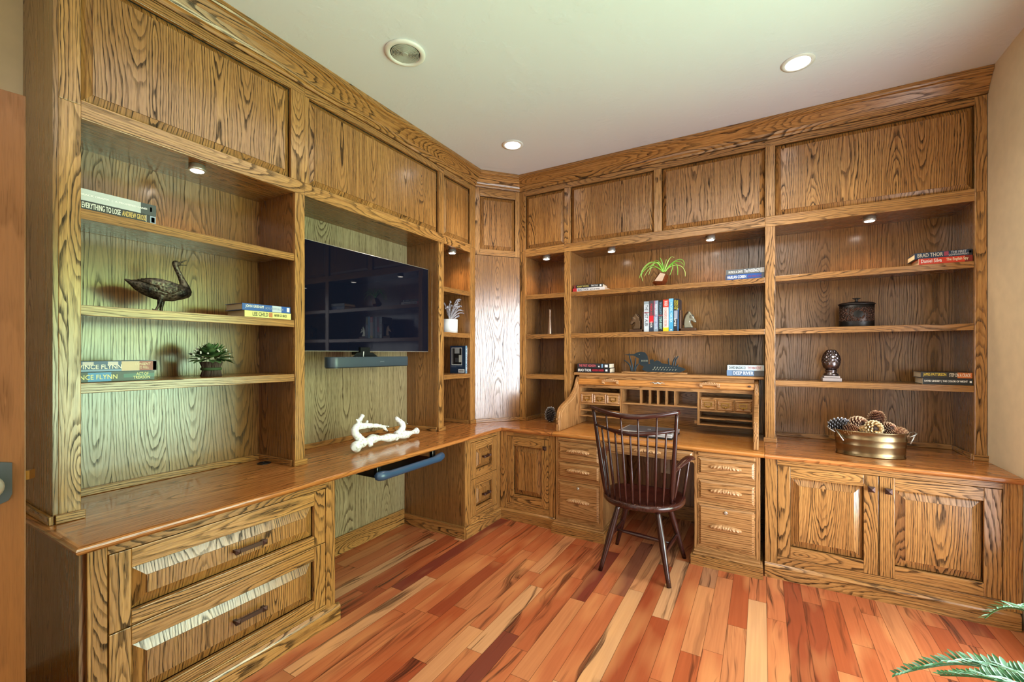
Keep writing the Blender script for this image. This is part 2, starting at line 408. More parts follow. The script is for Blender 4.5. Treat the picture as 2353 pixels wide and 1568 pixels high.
def bar_pull(F,ac,z,df,L,parent):
    m=MB(F); hh=.008
    for s in (-1,1):
        m.box(ac+s*(L/2-.009)-.007,ac+s*(L/2-.009)+.007,df,df+.022,z-.006,z+.006)
    m.box(ac-L/2,ac+L/2,df+.018,df+.028,z-hh,z+hh)
    for s in (-1,1):                                   # pyramid studs at both ends
        c=ac+s*(L/2-.010); r=.011; b=len(m.v)
        m.v+=[m.W(p) for p in ((c-r,df+.0275,z-r),(c+r,df+.0275,z-r),(c+r,df+.0275,z+r),(c-r,df+.0275,z+r),(c,df+.038,z))]
        for k in range(4): m.face((b+k,b+(k+1)%4,b+4),'z')
        m.face((b+3,b+2,b+1,b),'z')
    return m.build('handle',M['bronze'],parent)
def pyr_knob(F,ac,z,df,parent):
    m=MB(F); m.box(ac-.006,ac+.006,df,df+.018,z-.006,z+.006); r=.016
    m.box(ac-r,ac+r,df+.016,df+.024,z-r,z+r); b=len(m.v)
    m.v+=[m.W(p) for p in ((ac-r,df+.024,z-r),(ac+r,df+.024,z-r),(ac+r,df+.024,z+r),(ac-r,df+.024,z+r),(ac,df+.034,z))]
    for k in range(4): m.face((b+k,b+(k+1)%4,b+4),'z')
    return m.build('knob',M['bronze'],parent)
def one(F,args,name,mat,parent,g='z',bevel=.0015):
    m=MB(F,g); m.box(*args); return m.build(name,M[mat],parent,bevel=bevel)

# ------------------------------------------------------------------ base cabinets
TOEP=[(0,0),(.02,0),(.02,.072),(.016,.080),(.004,.088),(0,.088)]
# A: wide file-drawer cabinet (left, nearest)
t=thing('base_cabinet','oak base cabinet with two wide file drawers beside the open door','cabinet',(XB,1.03,0))
m=MB(); m.box(XW+.003,XB-.02,.535,.553,0,.738,'z'); m.build('side_panel',M['ply'],t)
m=MB(); m.box(XW+.003,XB-.02,1.50,1.518,0,.738,'z'); m.build('side_panel',M['ply'],t)
one(GL,(.55,.602,-.02,0,.088,.738),'stile','oakf',t); one(GL,(1.463,1.518,-.02,0,.0,.738),'stile','oakf',t)
one(GL,(.602,1.463,-.02,0,.708,.738),'rail','oakf',t,'a'); one(GL,(.602,1.463,-.02,0,.088,.106),'rail','oakf',t,'a')
m=MB(); m.sweep(TOEP,[(XB,.55),(XB,1.537)]); m.build('toe_board',M['oakf'],t)
one(None,(XW+.003,XB-.021,.56,1.49,.70,.72),'top_board','ply',t)
for z0,z1,hz in ((.432,.705,.560),(.109,.428,.262)):
    d=frame_panel(GL,.606,1.459,z0,z1,.0,.062,.068,t,'drawer','drawer_panel',bev=.045,rwb=.05)
    bar_pull(GL,1.075,hz,-.001,.135,d)
# B: small two-drawer cabinet beyond the knee space
t=thing('base_cabinet','narrow oak base cabinet with two small drawers beside the knee space','cabinet',(XB,2.93,0))
m=MB(); m.box(XW+.003,XB-.02,2.673,2.69,0,.738,'z'); m.build('side_panel',M['ply'],t)
one(GL,(2.673,2.744,-.02,0,.088,.738),'stile','oakf',t); one(GL,(3.127,3.178,-.02,0,.088,.738),'stile','oakf',t)
one(GL,(2.744,3.127,-.02,0,.710,.738),'rail','oakf',t,'a'); one(GL,(2.744,3.127,-.02,0,.088,.128),'rail','oakf',t,'a')
m=MB(); m.sweep(TOEP,[(XB,2.661),(XB,3.16)]); m.build('toe_board',M['oakf'],t)
m=MB(); m.box(XW+.02,XB+.004,2.655,2.674,0,.088,'x'); m.build('side_skirting',M['oakf'],t)
for z0,z1,hz in ((.424,.706,.575),(.131,.420,.275)):
    d=frame_panel(GL,2.748,3.123,z0,z1,.0,.072,.062,t,'drawer','drawer_panel',bev=.036)
    bar_pull(GL,2.945,hz,-.001,.095,d)
# C: corner door cabinet on the back run
t=thing('base_cabinet','oak base cabinet with a single panelled door in the room corner','cabinet',(-1.68,YB,0))
one(GB,(-1.945,-1.880,-.02,0,.088,.738),'stile','oakf',t); one(GB,(-1.486,-1.432,-.02,0,.088,.738),'stile','oakf',t)
one(GB,(-1.880,-1.486,-.02,0,.704,.738),'rail','oakf',t,'a'); one(GB,(-1.880,-1.486,-.02,0,.088,.138),'rail','oakf',t,'a')
one(None,(-1.450,-1.433,YB+.02,YW-.003,0,.738),'side_panel','ply',t)
m=MB(); m.sweep(TOEP,[(-1.945,YB),(-1.4315,YB)]); m.build('toe_board',M['oakf'],t)
d=frame_panel(GB,-1.877,-1.490,.141,.701,.0,.062,.075,t,'door','raised_panel')
pyr_knob(GB,-1.519,.635,-.001,d)
# D: double-door cabinet on the right
t=thing('base_cabinet','oak base cabinet with two raised-panel doors under the metal tub','cabinet',(.57,YB,0))
one(GB,(.014,.080,-.02,0,.088,.738),'stile','oakf',t); one(GB,(1.066,1.136,-.02,0,.088,.738),'stile','oakf',t)
one(GB,(.080,1.066,-.02,0,.704,.738),'rail','oakf',t,'a'); one(GB,(.080,1.066,-.02,0,.088,.134),'rail','oakf',t,'a')
one(None,(.014,.030,YB+.02,YW-.003,0,.738),'side_panel','ply',t)
m=MB(); m.sweep(TOEP,[(.012,YB),(1.125,YB)]); m.build('toe_board',M['oakf'],t)
d=frame_panel(GB,.083,.571,.137,.701,.0,.066,.068,t,'door','raised_panel'); pyr_knob(GB,.537,.627,-.001,d)
d=frame_panel(GB,.576,1.063,.137,.701,.0,.066,.068,t,'door','raised_panel'); pyr_knob(GB,.612,.627,-.001,d)
# knee space back
t=thing('kneehole_panel','oak veneer panel with painted grey sheen at the back of the knee space','panel',(XW,2.1,0))
m=MB(); m.box(XW+.002,-2.56,1.519,2.672,0,.738,'z'); m.build('veneer_panel',M['plysheen'],t)
m=MB(); m.box(-2.56,-2.542,1.52,2.654,0,.125,'y'); m.build('skirting',M['oakf'],t,bevel=.003)
# panel behind the desk
t=thing('kneehole_panel','dark oak panel behind the rolltop desk knee space','panel',(-.7,YW,0))
m=MB(); m.box(-1.432,.013,3.90,3.928,0,.70,'z'); m.build('veneer_panel',M['ply'],t)
m=MB(); m.box(-1.43,.012,3.888,3.8999,0,.12,'x'); m.build('skirting',M['oakf'],t,bevel=.003)

# ------------------------------------------------------------------ countertops
TOP=.769; NOSE=[(0,.739),(.010,.739),(.019,.743),(.025,.750),(.0265,.7575),(.024,.764),(.018,.7682),(.010,.769),(0,.769)]
ex,ey=-1.9415,3.1765                                      # slab body edge (nose adds 26 mm)
m=MB(); m.prism([(XW+.002,.541),(ex,.541),(ex,ey),(XW+.002,ey+.679)],.739,TOP,'z','y')
m.prism([(XW+.002,ey+.679),(ex,ey),(-1.452,ey),(-1.452,YW-.002),(XW+.002,YW-.002)],.739,TOP,'z','x')
m.sweep(NOSE,[(XW+.03,.541),(ex,.541),(ex,ey),(-1.452,ey)])
tag(m.build('countertop',M['counter'],org=(ex,2,TOP)),'glossy oak L-shaped countertop carrying the white driftwood','countertop')
m=MB(); m.prism([(.012,ey),(XR-.003,ey),(XR-.003,YW-.002),(.012,YW-.002)],.739,TOP,'z','x')
m.sweep(NOSE,[(.012,ey),(XR-.004,ey)])
tag(m.build('countertop',M['counter'],org=(.57,3.5,TOP)),'glossy oak countertop under the oval metal tub','countertop')

# ------------------------------------------------------------------ bookcases
HB,HP0,HP1,HT=2.300,2.372,2.868,2.93       # opening top, frieze panel bottom/top, top rail top
def bay(name_label, F, a0, a1, in0, in1, depth, stiles, shelves, panels, zc=TOP, sides=(1,1), trim=True, div=(), rail=None, bm='ply'):
    """a0..a1 unit extent, in0..in1 clear opening; stiles (from,to,full height?)"""
    O=F[0]+F[1]*((a0+a1)/2); t=thing('bookcase',name_label,'bookcase',(O.x,O.y,zc)); TZ=2.914
    m=MB(F); m.box(a0,a1,-depth,-depth+.012,zc+.001,TZ-.02,'z'); m.build('back_panel',M[bm],t)
    for s0,s1,full in stiles:
        m=MB(F,'z')
        if full: m.box(s0,s1,-.02,0,zc+.001,HP0-.022,'z'); m.box(s0,s1,-.02,0,HP0-.0215,TZ,'z')
        else: m.box(s0,s1,-.02,0,zc+.001,HB-.0005,'z')
        m.build('stile',M['oakf'],t,bevel=.0018)
    for on,q0,q1 in ((sides[0],in0-.018,in0),(sides[1],in1,in1+.018)):
        if on: m=MB(F); m.box(q0,q1,-depth+.012,-.0201,zc+.001,HB+.0005,'z'); m.build('side_panel',M['ply'],t)
    m=MB(F); m.box(in0-.0,in1+.0,-depth+.012,-.021,HB+.001,HB+.019,'a'); m.build('soffit_board',M['ply'],t)
    for z in shelves:
        m=MB(F,'a'); m.box(in0+.001,in1-.001,-depth+.014,-.022,z-.019,z,'a'); m.box(in0+.001,in1-.001,-.022,-.003,z-.040,z,'a')
        m.build('shelf',M['oak'],t,bevel=.0018)
    r0,r1=rail
    m=MB(F,'a'); m.box(r0,r1,-.02,-.0006,HB,HP0,'a'); m.build('header_rail',M['oakf'],t,bevel=.0018)
    m=MB(F,'a'); m.box(r0,r1,-.02,-.0006,HP1,TZ,'a'); m.build('top_rail',M['oakf'],t,bevel=.0018)
    for q0,q1 in div:
        m=MB(F,'z'); m.box(q0,q1,-.02,0,HP0+.0003,HP1-.0003,'z'); m.build('mullion',M['oakf'],t,bevel=.0018)
    for p0,p1 in panels: raised_panel(F,p0,p1,HP0,HP1,.0,t,'frieze_panel','oak',.034,.024)
    if trim:
        m=MB(F,'a'); m.box(in0,in1,-depth+.012,-depth+.026,zc+.001,zc+.034,'a')
        if sides[0]: m.box(in0,in0+.012,-depth+.026,-.018,zc+.001,zc+.034,'d')
        if sides[1]: m.box(in1-.012,in1,-depth+.026,-.018,zc+.001,zc+.034,'d')
        m.build('shoe_trim',M['oakf'],t,bevel=.002)
        for s0,s1,full in stiles:
            m=MB(F,'a'); m.box(s0-.010,s1+.010,.0002,.012,zc+.001,zc+.034,'a'); m.build('post_block',M['oakf'],t,bevel=.002)
    return t
dL=-XW+XF-.004
t=bay('tall oak bookcase holding the bronze goose, beside the open door',FL,.56,1.5612,.58,1.501,dL,[(.56,.622,1),(1.502,1.5612,0)],[1.957,1.586,1.285],[(.622,1.478)],rail=(.622,1.5612),div=[(1.478,1.5612)])
m=MB(FL); m.box(.545,.5598,-dL,-.0005,TOP+.001,2.914,'z'); m.build('end_panel',M['ply'],t)
m=MB(FL); m.box(.532,.545,-dL,.008,TOP+.001,TOP+.032,'d'); m.build('end_trim',M['oakf'],t,bevel=.002)
bay('open oak bookcase niche framing the wall-mounted television',FL,1.5615,2.8112,1.562,2.745,dL,[(2.747,2.8112,0)],[],[(1.589,2.747)],div=[(1.5615,1.589),(2.747,2.8112)],sides=(0,1),rail=(1.5615,2.8112),bm='plysheen')
bay('narrow oak bookcase with the frosted potted plant, left of the corner panel',FL,2.8115,3.2575,2.8125,3.184,dL,[(3.184,3.2575,1)],[1.950,1.576,1.222],[(2.8115,3.184)],sides=(0,1),rail=(2.8115,3.184))
t=thing('corner_panel','tall diagonal oak corner panel shining white with window glare','panel',tuple((P0+P1)/2+V((0,0,TOP))))
m=MB(FD); m.box(0.0,DL,-.02,-.002,TOP+.001,2.296,'z'); m.build('veneer_panel',M['ply'],t)
fr=MB(FD); fr.box(.0,.045,-.02,0,2.30,2.914,'z'); fr.box(DL-.045,DL,-.02,0,2.30,2.914,'z'); fr.box(.045,DL-.045,-.02,-.0005,2.30,2.355,'a'); fr.box(.045,DL-.045,-.02,-.0005,2.84,2.914,'a')
fo=fr.build('frieze_frame',M['oakf'],t,bevel=.0018); raised_panel(FD,.045,DL-.045,2.355,2.84,0,fo,'frieze_panel','oak',.036,.024)
m=MB(FD,'a'); m.box(-.004,DL+.004,-.002,.010,TOP+.001,TOP+.034,'a'); m.build('shoe_trim',M['oakf'],t,bevel=.002)
dB=YW-YF-.004
bay('narrow oak bookcase with the slim vase, right of the corner panel',FB,-1.9775,-1.5275,-1.918,-1.5285,dB,[(-1.9775,-1.918,1)],[1.942,1.575,1.205],[(-1.918,-1.5275)],sides=(1,0),rail=(-1.918,-1.5275))
bay('wide oak bookcase above the rolltop desk with horse bookends',FB,-1.527,.0162,-1.467,.0155,dB,[(-1.527,-1.467,0)],[1.942,1.575],[(-1.467,-.753),(-.692,.0162)],div=[(-1.527,-1.467),(-.753,-.692)],sides=(1,0),trim=False,rail=(-1.527,.0162))
bay('oak bookcase at the tan wall with canister and metal tub',FB,.0165,1.137,.078,1.085,dB,[(.0165,.078,0),(1.085,1.137,1)],[1.947,1.577,1.209],[(.078,1.085)],rail=(.0165,1.085),div=[(.0165,.078)])
# crown
CR=[(0,2.9155),(.010,2.915),(.013,2.928),(.022,2.936),(.028,2.950),(.045,2.972),(.062,2.992),(.072,3.004),(.084,3.010),(.090,3.018),(.090,CZ-.001),(0,CZ-.001)]
m=MB(); m.sweep(CR,[(XW+.005,.545),(XF,.545),(XF,P0.y),(P1.x,YF),(XR-.002,YF)][0:5])
tag(m.build('crown_molding',M['oakf'],org=(XF,2,CZ)),'oak crown molding running above all the bookcases at the ceiling','molding')

# ------------------------------------------------------------------ puck lights, downlights, ceiling vent
emit_w=plain('lamp_glow',(1,1,1,1),.5,emit=(1,.93,.82,1),es=14)
emit_c=plain('downlight_glow',(1,1,1,1),.5,emit=(1,.98,.95,1),es=9)
pucks=[(-2.345,1.055,'silver puck light above the goose bookcase'),(-2.345,3.03,'silver puck light above the frosted plant'),(-1.735,3.655,'silver puck light above the slim vase'),
       (-1.125,3.665,'silver puck light above the short books, first of the pair over the desk'),(-.348,3.665,'silver puck light nearer the stacked blue book, second of the pair over the desk'),(.612,3.665,'silver puck light over the bookcase with the canister')]
for x,y,lb in pucks:
    t=thing('puck_light',lb,'light',(x,y,2.30),'puck lights under the bookcase headers')
    m=MB(); m.lathe([(.034,2.3005),(.034,2.284),(.036,2.282),(.036,2.274),(.029,2.272)],(x,y,0),24); m.build('housing',M['steel'],t)
    m=MB(); m.lathe([(.028,2.2725),(.026,2.2700)],(x,y,0),20); m.build('lens',emit_w,t)
    ld=bpy.data.lights.new('puck_lamp','SPOT'); ld.energy=7.5; ld.color=(1,.72,.42); ld.spot_size=2.3; ld.spot_blend=.8; ld.shadow_soft_size=.03
    lo=bpy.data.objects.new('puck_lamp',ld); C.objects.link(lo); lo.parent=t; lo.location=(0,0,-.04)
for x,y,lb in ((-1.702,2.969,'smaller-looking recessed ceiling downlight near the corner panel'),(.173,2.93,'recessed ceiling downlight in front of the tan-wall bookcase')):
    t=thing('downlight',lb,'light',(x,y,CZ),'recessed ceiling downlights')
    m=MB(); m.lathe([(.083,CZ),(.083,CZ-.004),(.062,CZ-.007),(.060,CZ-.002)],(x,y,0),40); m.build('trim_ring',M['white'],t)
    m=MB(); m.lathe([(.061,CZ-.004),(.05,CZ-.010),(.025,CZ-.0125)],(x,y,0),32); m.build('bulb',emit_c,t)
    ld=bpy.data.lights.new('downlight_lamp','SPOT'); ld.energy=34; ld.color=(1,.90,.78); ld.spot_size=2.4; ld.spot_blend=.9; ld.shadow_soft_size=.06
    lo=bpy.data.objects.new('downlight_lamp',ld); C.objects.link(lo); lo.parent=t; lo.location=(0,0,-.03)
t=thing('ceiling_vent','round white ceiling vent with concentric grille rings','vent',(-1.688,1.767,CZ))
vx,vy=-1.688,1.767
m=MB(); m.lathe([(.108,CZ),(.108,CZ-.006),(.102,CZ-.012),(.086,CZ-.014),(.080,CZ-.008),(.078,CZ-.001)],(vx,vy,0),48); m.build('flange',M['white'],t)
m=MB(); m.lathe([(.079,CZ-.001),(.079,CZ-.003)],(vx,vy,0),40); m.build('duct_opening',M['dark'],t)
m=MB()
for k in range(8):
    r=.074-k*.0072; m.lathe([(r,CZ-.004),(r,CZ-.010),(r-.0036,CZ-.010),(r-.0036,CZ-.004)],(vx,vy,0),40)
m.lathe([(.017,CZ-.004),(.017,CZ-.011),(.014,CZ-.013)],(vx,vy,0),24)
for k in range(3):
    a=k*2*PI/3+.4; c,s_=math.cos(a),math.sin(a); m.tube([(vx+c*.012,vy+s_*.012,CZ-.008),(vx+c*.077,vy+s_*.077,CZ-.008)],.0022,6)
gm=m.build('grille',plain('vent_grey',srgb(186,188,180),.4),t)

# ================================================================== lettering
_txt={}
def text_geo(st):
    if st in _txt: return _txt[st]
    cu=bpy.data.curves.new('t','FONT'); cu.body=st; cu.resolution_u=2
    o=bpy.data.objects.new('t',cu); C.objects.link(o)
    bpy.context.view_layer.update()
    me=bpy.data.meshes.new_from_object(o.evaluated_get(bpy.context.evaluated_depsgraph_get()))
    vs=[v.co.copy() for v in me.vertices]; fs=[tuple(p.vertices) for p in me.polygons]
    x0=min(v.x for v in vs); x1=max(v.x for v in vs); y0=min(v.y for v in vs); y1=max(v.y for v in vs)
    vs=[((v.x-x0)/(x1-x0),(v.y-y0)/(y1-y0)) for v in vs]
    bpy.data.objects.remove(o); bpy.data.curves.remove(cu); bpy.data.meshes.remove(me)
    _txt[st]=(vs,fs); return vs,fs
def letter(st, o, U, Vv, mat, parent, name='lettering', heavy=0.0):
    """st fitted into the parallelogram o + x*U + y*Vv"""
    vs,fs=text_geo(st); m=MB(); o=V(o); n=U.cross(Vv).normalized()
    for k,(dx,dy) in enumerate(((0,0),) if not heavy else ((0,0),(heavy,0),(0,heavy),(heavy,heavy))):
        b=len(m.v); m.v+=[o+U*(x+dx*.004)+Vv*(y+dy*.03)+n*.00002*k for x,y in vs]
        for f in fs:
            m.face([b+i for i in f],'z',uv=[(0,0)]*len(f))
    return m.build(name,mat,parent,recalc=False)
_pc={}
def pc(r,g,b,rough=.35):
    k=(r,g,b,rough)
    if k not in _pc: _pc[k]=plain('print_%d_%d_%d'%(r,g,b),srgb(r,g,b),rough)
    return _pc[k]
WHT=(240,238,230); pages_m=plain('page_edges',srgb(222,206,176),.8)

def book(F, a0,a1, d, depth, z0,z1, col, label, texts=(), patches=(), group=None, upright=False, skew=0, side='hard'):
    O,A,D=F
    cen=O+A*((a0+a1)/2)+D*(d-depth/2); t=thing('book',label,'book',(cen.x,cen.y,z0),group)
    # frame turned a little about the book's own front corner
    if skew:
        R=Matrix.Rotation(skew,3,'Z'); c0=O+A*((a0+a1)/2)+D*d
        A2=R@A; D2=R@D; F2=(c0-A2*((a0+a1)/2)-D2*d,A2,D2); A,D=A2,D2
    else: F2=F
    O=F2[0]
    cm=pc(*col); th=.0022
    m=MB(F2)
    if not upright:
        m.box(a0,a1,d-depth,d,z0+.0003,z0+th); m.box(a0,a1,d-depth,d,z1-th,z1-.0003); m.box(a0,a1,d-.0025,d,z0+th,z1-th)
    else:
        m.box(a0+.0003,a0+th,d-depth,d,z0,z1); m.box(a1-th,a1-.0003,d-depth,d,z0,z1); m.box(a0+th,a1-th,d-.0025,d,z0,z1)
    m.build('cover',cm,t)
    m=MB(F2)
    if not upright: m.box(a0+.004,a1-.004,d-depth+.004,d-.0026,z0+th,z1-th)
    else: m.box(a0+th,a1-th,d-depth+.004,d-.0026,z0+.003,z1-.004)
    m.build('pages',pages_m,t)
    if patches:
        m=MB(F2); mats=[]
        for (p0,p1,q0,q1,c) in patches:
            if pc(*c) not in mats: mats.append(pc(*c))
            k=mats.index(pc(*c)); e=.0003
            if not upright: x0,x1=a0+(a1-a0)*p0,a0+(a1-a0)*p1; y0,y1=z0+(z1-z0)*q0,z0+(z1-z0)*q1
            else: x0,x1=a0+(a1-a0)*q0,a0+(a1-a0)*q1; y0,y1=z1-(z1-z0)*p1,z1-(z1-z0)*p0
            m.poly([(x0,d+e,y0),(x1,d+e,y0),(x1,d+e,y1),(x0,d+e,y1)],mi=k)
        m.build('spine_print',mats,t,recalc=False)
    for (st,p0,p1,q0,q1,c) in texts:
        if not upright:
            o=O+A*(a0+(a1-a0)*p0)+D*(d+.0008)+V((0,0,z0+(z1-z0)*q0)); U=A*((a1-a0)*(p1-p0)); W_=V((0,0,(z1-z0)*(q1-q0)))
        else:      # reads top to bottom
            o=O+A*(a0+(a1-a0)*q0)+D*(d+.0008)+V((0,0,z1-(z1-z0)*p0)); U=V((0,0,-(z1-z0)*(p1-p0))); W_=A*((a1-a0)*(q1-q0))
        letter(st,o,U,W_,pc(*c),t,heavy=1.0)
    return t

# ================================================================== books, left wall (frame FL: d measured from the hutch face)
g='two hardbacks lying on the top shelf above the goose'
book(FL,.600,.868,-.022,.17,1.994,2.040,(200,204,206),'silver grey hardback with a dark end, topmost above the goose shelf',
 [('BARACK OBAMA  |  A PROMISED LAND',.06,.88,.38,.58,(250,250,250))],[(.80,1,0,1,(66,70,74)),(.92,.945,.32,.74,(230,230,230))],g)
book(FL,.600,.866,-.020,.17,1.957,1.993,(40,36,42),'black hardback with white and gold title under the silver book',
 [('EVERYTHING TO LOSE',.11,.55,.24,.84,WHT),('ANDREW GROSS',.57,.87,.24,.84,(226,190,110))],[(.925,1,.05,.95,(150,165,190)),(.94,.985,.2,.8,(240,236,200)),(.87,.876,.1,.95,WHT)],g)
g='two paperbacks lying right of the goose'
book(FL,1.226,1.484,-.016,.16,1.621,1.656,(32,82,168),'blue paperback with pale end lying above the yellow one by the goose',
 [('JOHN GRISHAM',.06,.42,.30,.82,WHT),('BOYS FROM BILOXI',.46,.84,.34,.66,(150,160,190))],[(.60,.80,.04,.96,(196,206,224)),(.92,.98,.2,.85,(226,230,236))],g)
book(FL,1.236,1.486,-.013,.17,1.587,1.620,(226,218,140),'pale yellow paperback lying under the blue one by the goose',
 [('LEE CHILD',.16,.48,.22,.82,(40,36,20)),('NEVER GO BACK',.62,.90,.30,.72,(60,54,36))],[(.50,.58,.15,.88,(196,120,70))],g)
g='two hardbacks lying left of the leaf bouquet'
book(FL,.602,.872,-.030,.17,1.3262,1.369,(32,62,122),'blue hardback with red end and white lettering, upper one beside the bouquet',
 [('VINCE FLYNN',.07,.56,.26,.66,(236,232,220)),('CONSENT',.72,.92,.56,.80,(226,206,176)),('TO KILL',.76,.90,.22,.48,(226,206,176))],
 [(.56,.78,.04,.96,(206,178,150)),(.78,1,.04,.96,(146,34,34)),(.12,.24,.60,.92,(200,190,196)),(.40,.52,.62,.94,(206,196,200)),(.08,.56,.05,.2,(120,150,190)),(.955,1,.05,.95,(196,190,186))],g)
book(FL,.602,.864,-.028,.17,1.286,1.3256,(26,34,44),'dark hardback with bright blue and gold lettering, lower one beside the bouquet',
 [('VINCE FLYNN',-.03+.04,.52,.26,.72,(230,222,150)),('ACT OF',.76,.92,.54,.86,(226,220,150)),('TREASON',.72,.94,.18,.48,(226,220,150))],
 [(.18,.45,.05,.95,(40,130,200)),(.60,1,.35,.75,(44,96,92))],g)
# upright books in the narrow bay
g='upright books in the narrow left bookcase'
t=book(FL,3.136,3.162,-.020,.17,1.222,1.468,(30,48,70),'upright dark blue book with a framed picture on its cover in the narrow bay',
 [('A SECOND LIFE',.1,.9,.25,.75,(226,232,236))],[(0,1,.0,1,(110,140,160))],g,upright=True)
m=MB(); yb=3.1358; xs=-2.29
cover=[(.10,.78,.30,.93,(214,214,206)),(.13,.75,.32,.91,(24,24,26)),(.30,.62,.72,.90,(150,152,150)),(.34,.56,.40,.56,(60,60,62)),(.58,.74,.40,.66,(170,172,160)),(.14,.22,.34,.88,(90,90,92)),(.08,.80,.255,.270,(110,120,140)),(.08,.42,.225,.238,(110,120,140)),(.55,.95,.03,.15,(236,238,240))]
mats=[]
for i,(p0,p1,q0,q1,c) in enumerate(cover):
    mm=pc(*c)
    if mm not in mats: mats.append(mm)
    # cover plane faces -y; spine at high x
    x0=XF-.19+.17*p0; x1=XF-.19+.17*p1; z0=1.222+.246*q0; z1=1.222+.246*q1; e=.0002*(i+1)
    m.poly([(x0,yb-e,z0),(x1,yb-e,z0),(x1,yb-e,z1),(x0,yb-e,z1)],mi=mats.index(mm))
for k in range(9):
    x0=XF-.19+.17*(.60+k*.036); m.poly([(x0,yb-.003,1.222+.246*.055),(x0+.17*.016,yb-.003,1.222+.246*.055),(x0+.17*.016,yb-.003,1.222+.246*.13),(x0,yb-.003,1.222+.246*.13)],mi=mats.index(pc(24,24,26)))
m.build('cover_print',mats,t,recalc=False)
book(FL,3.163,3.181,-.030,.16,1.222,1.452,(120,46,44),'thin upright red book squeezed between the blue one and the bookcase side',
 [('NIGHT ROAD',.15,.85,.25,.75,WHT)],[(.0,.28,.1,.9,(210,206,200))],g,upright=True)

# ================================================================== books, back wall
g='pair of books left of the air plant'
book(FB,-1.448,-1.19,-.040,.16,1.974,2.001,(34,32,34),'black paperback with yellow lettering, upper of the pair left of the air plant',
 [('ROBERT MOODS',.12,.52,.25,.78,(206,186,96)),('THE COLD',.60,.84,.3,.8,(220,220,220))],[(.0,.06,0,1,(120,40,40)),(.9,.96,.2,.8,WHT)],g,skew=.05)
book(FB,-1.458,-1.17,-.036,.17,1.943,1.9735,(214,210,208),'white hardback with navy lettering, lower of the pair left of the air plant',
 [('BRAD THOR',.16,.50,.22,.84,(44,58,92)),('ACT OF WAR',.54,.84,.28,.70,(60,64,80))],[(0,.13,0,1,(178,40,46))],g,skew=.05)
g='two books lying on the upper shelf over the desk, at the wide-bay side'
book(FB,-.236,.012,-.035,.17,1.984,2.022,(96,98,98),'grey book with white lettering lying above the blue one over the desk',
 [('PATRICK A. DAVIS',.07,.44,.26,.72,(226,226,220)),('The PASSENGER',.48,.90,.22,.84,(236,236,232))],[(.90,1,.04,.96,(208,206,204))],g)
book(FB,-.240,.012,-.032,.17,1.943,1.983,(24,78,150),'blue book with bold white lettering under the grey one over the desk',
 [('HARLAN COBEN',.05,.54,.26,.80,WHT),('LIVE WIRE NOW',.58,.94,.30,.66,(120,60,110))],[(0,.06,0,1,(70,74,92)),(.93,1,0,1,(90,96,110))],g)
g='two books lying on the desk top left of the loon'
book(FB,-1.425,-1.135,-.058,.15,1.2725,1.310,(44,44,48),'dark book with red title on the desk, upper one left of the loon',
 [('THE FIRST ASSASSIN',.05,.58,.28,.80,(206,96,100))],[(.66,.70,.2,.5,WHT),(.76,.80,.1,.9,(120,160,190)),(.86,.95,.2,.8,WHT)],g)
book(FB,-1.430,-1.130,-.056,.15,1.2330,1.272,(30,28,32),'black book with white and red lettering, lower one left of the loon',
 [('BRAD THOR',.04,.44,.20,.80,WHT),('HIDDEN ORDER',.47,.82,.28,.72,(200,40,60))],[(.87,.93,.3,.75,WHT)],g)
g='two books lying on the desk top right of the loon'
book(FB,-.228,.010,-.050,.17,1.274,1.313,(196,216,222),'pale blue book with dark lettering lying on the desk, upper one right of the loon',
 [('DAVID BALDACCI',.05,.50,.26,.74,(50,50,60)),('THE INNOCENT',.56,.92,.26,.74,(170,70,70))],[(.80,.97,.04,.96,(204,200,196))],g)
book(FB,-.232,.010,-.048,.17,1.2330,1.2735,(92,116,146),'slate blue book with white blocks lying on the desk, lower one right of the loon',
 [('DEEP RIVER',.18,.72,.22,.80,(226,236,244))],[(0,.14,0,1,(112,138,170)),(.74,1,0,1,(70,66,66))],g)
g='two hardbacks lying on the top shelf at the tan wall'
book(FB,.822,1.080,-.018,.17,1.986,2.022,(28,52,80),'dark blue hardback with large title, upper one on the top shelf at the tan wall',
 [('BRAD THOR',.05,.50,.22,.86,(206,196,176)),('THE FIRST',.64,.90,.52,.90,(206,206,206)),('COMMANDMENT',.60,.94,.14,.44,(190,190,190))],[(.52,.60,.2,.9,(150,60,80)),(.93,1,0,1,(20,26,40)),(.95,.985,.4,.75,WHT)],g)
book(FB,.838,1.080,-.012,.17,1.948,1.985,(206,58,34),'bright red book with white lettering on the top shelf at the tan wall',
 [('Daniel Silva',.05,.44,.26,.84,WHT),('The English Spy',.52,.92,.22,.80,(236,226,190))],[(.86,1,0,1,(120,26,20)),(.0,.01,0,1,(226,190,150))],g)
g='two hardbacks lying on the bottom shelf at the tan wall'
book(FB,.852,1.082,-.024,.17,1.249,1.285,(44,40,38),'dark hardback with yellow lettering and orange end, upper one over the metal tub',
 [('JAMES PATTERSON',.05,.50,.22,.84,(226,196,60)),('STEP ON A CRACK',.56,.97,.24,.82,(230,220,196))],[(.72,1,.04,.96,(204,110,50))],g)
book(FB,.858,1.082,-.018,.17,1.210,1.248,(38,40,42),'black hardback with small white lettering, lower one over the metal tub',
 [('DAVID LINDSEY | THE COLOR OF NIGHT',.04,.90,.32,.70,WHT)],[(.0,.006,0,1,(196,180,150)),(.94,.98,.35,.65,WHT)],g)
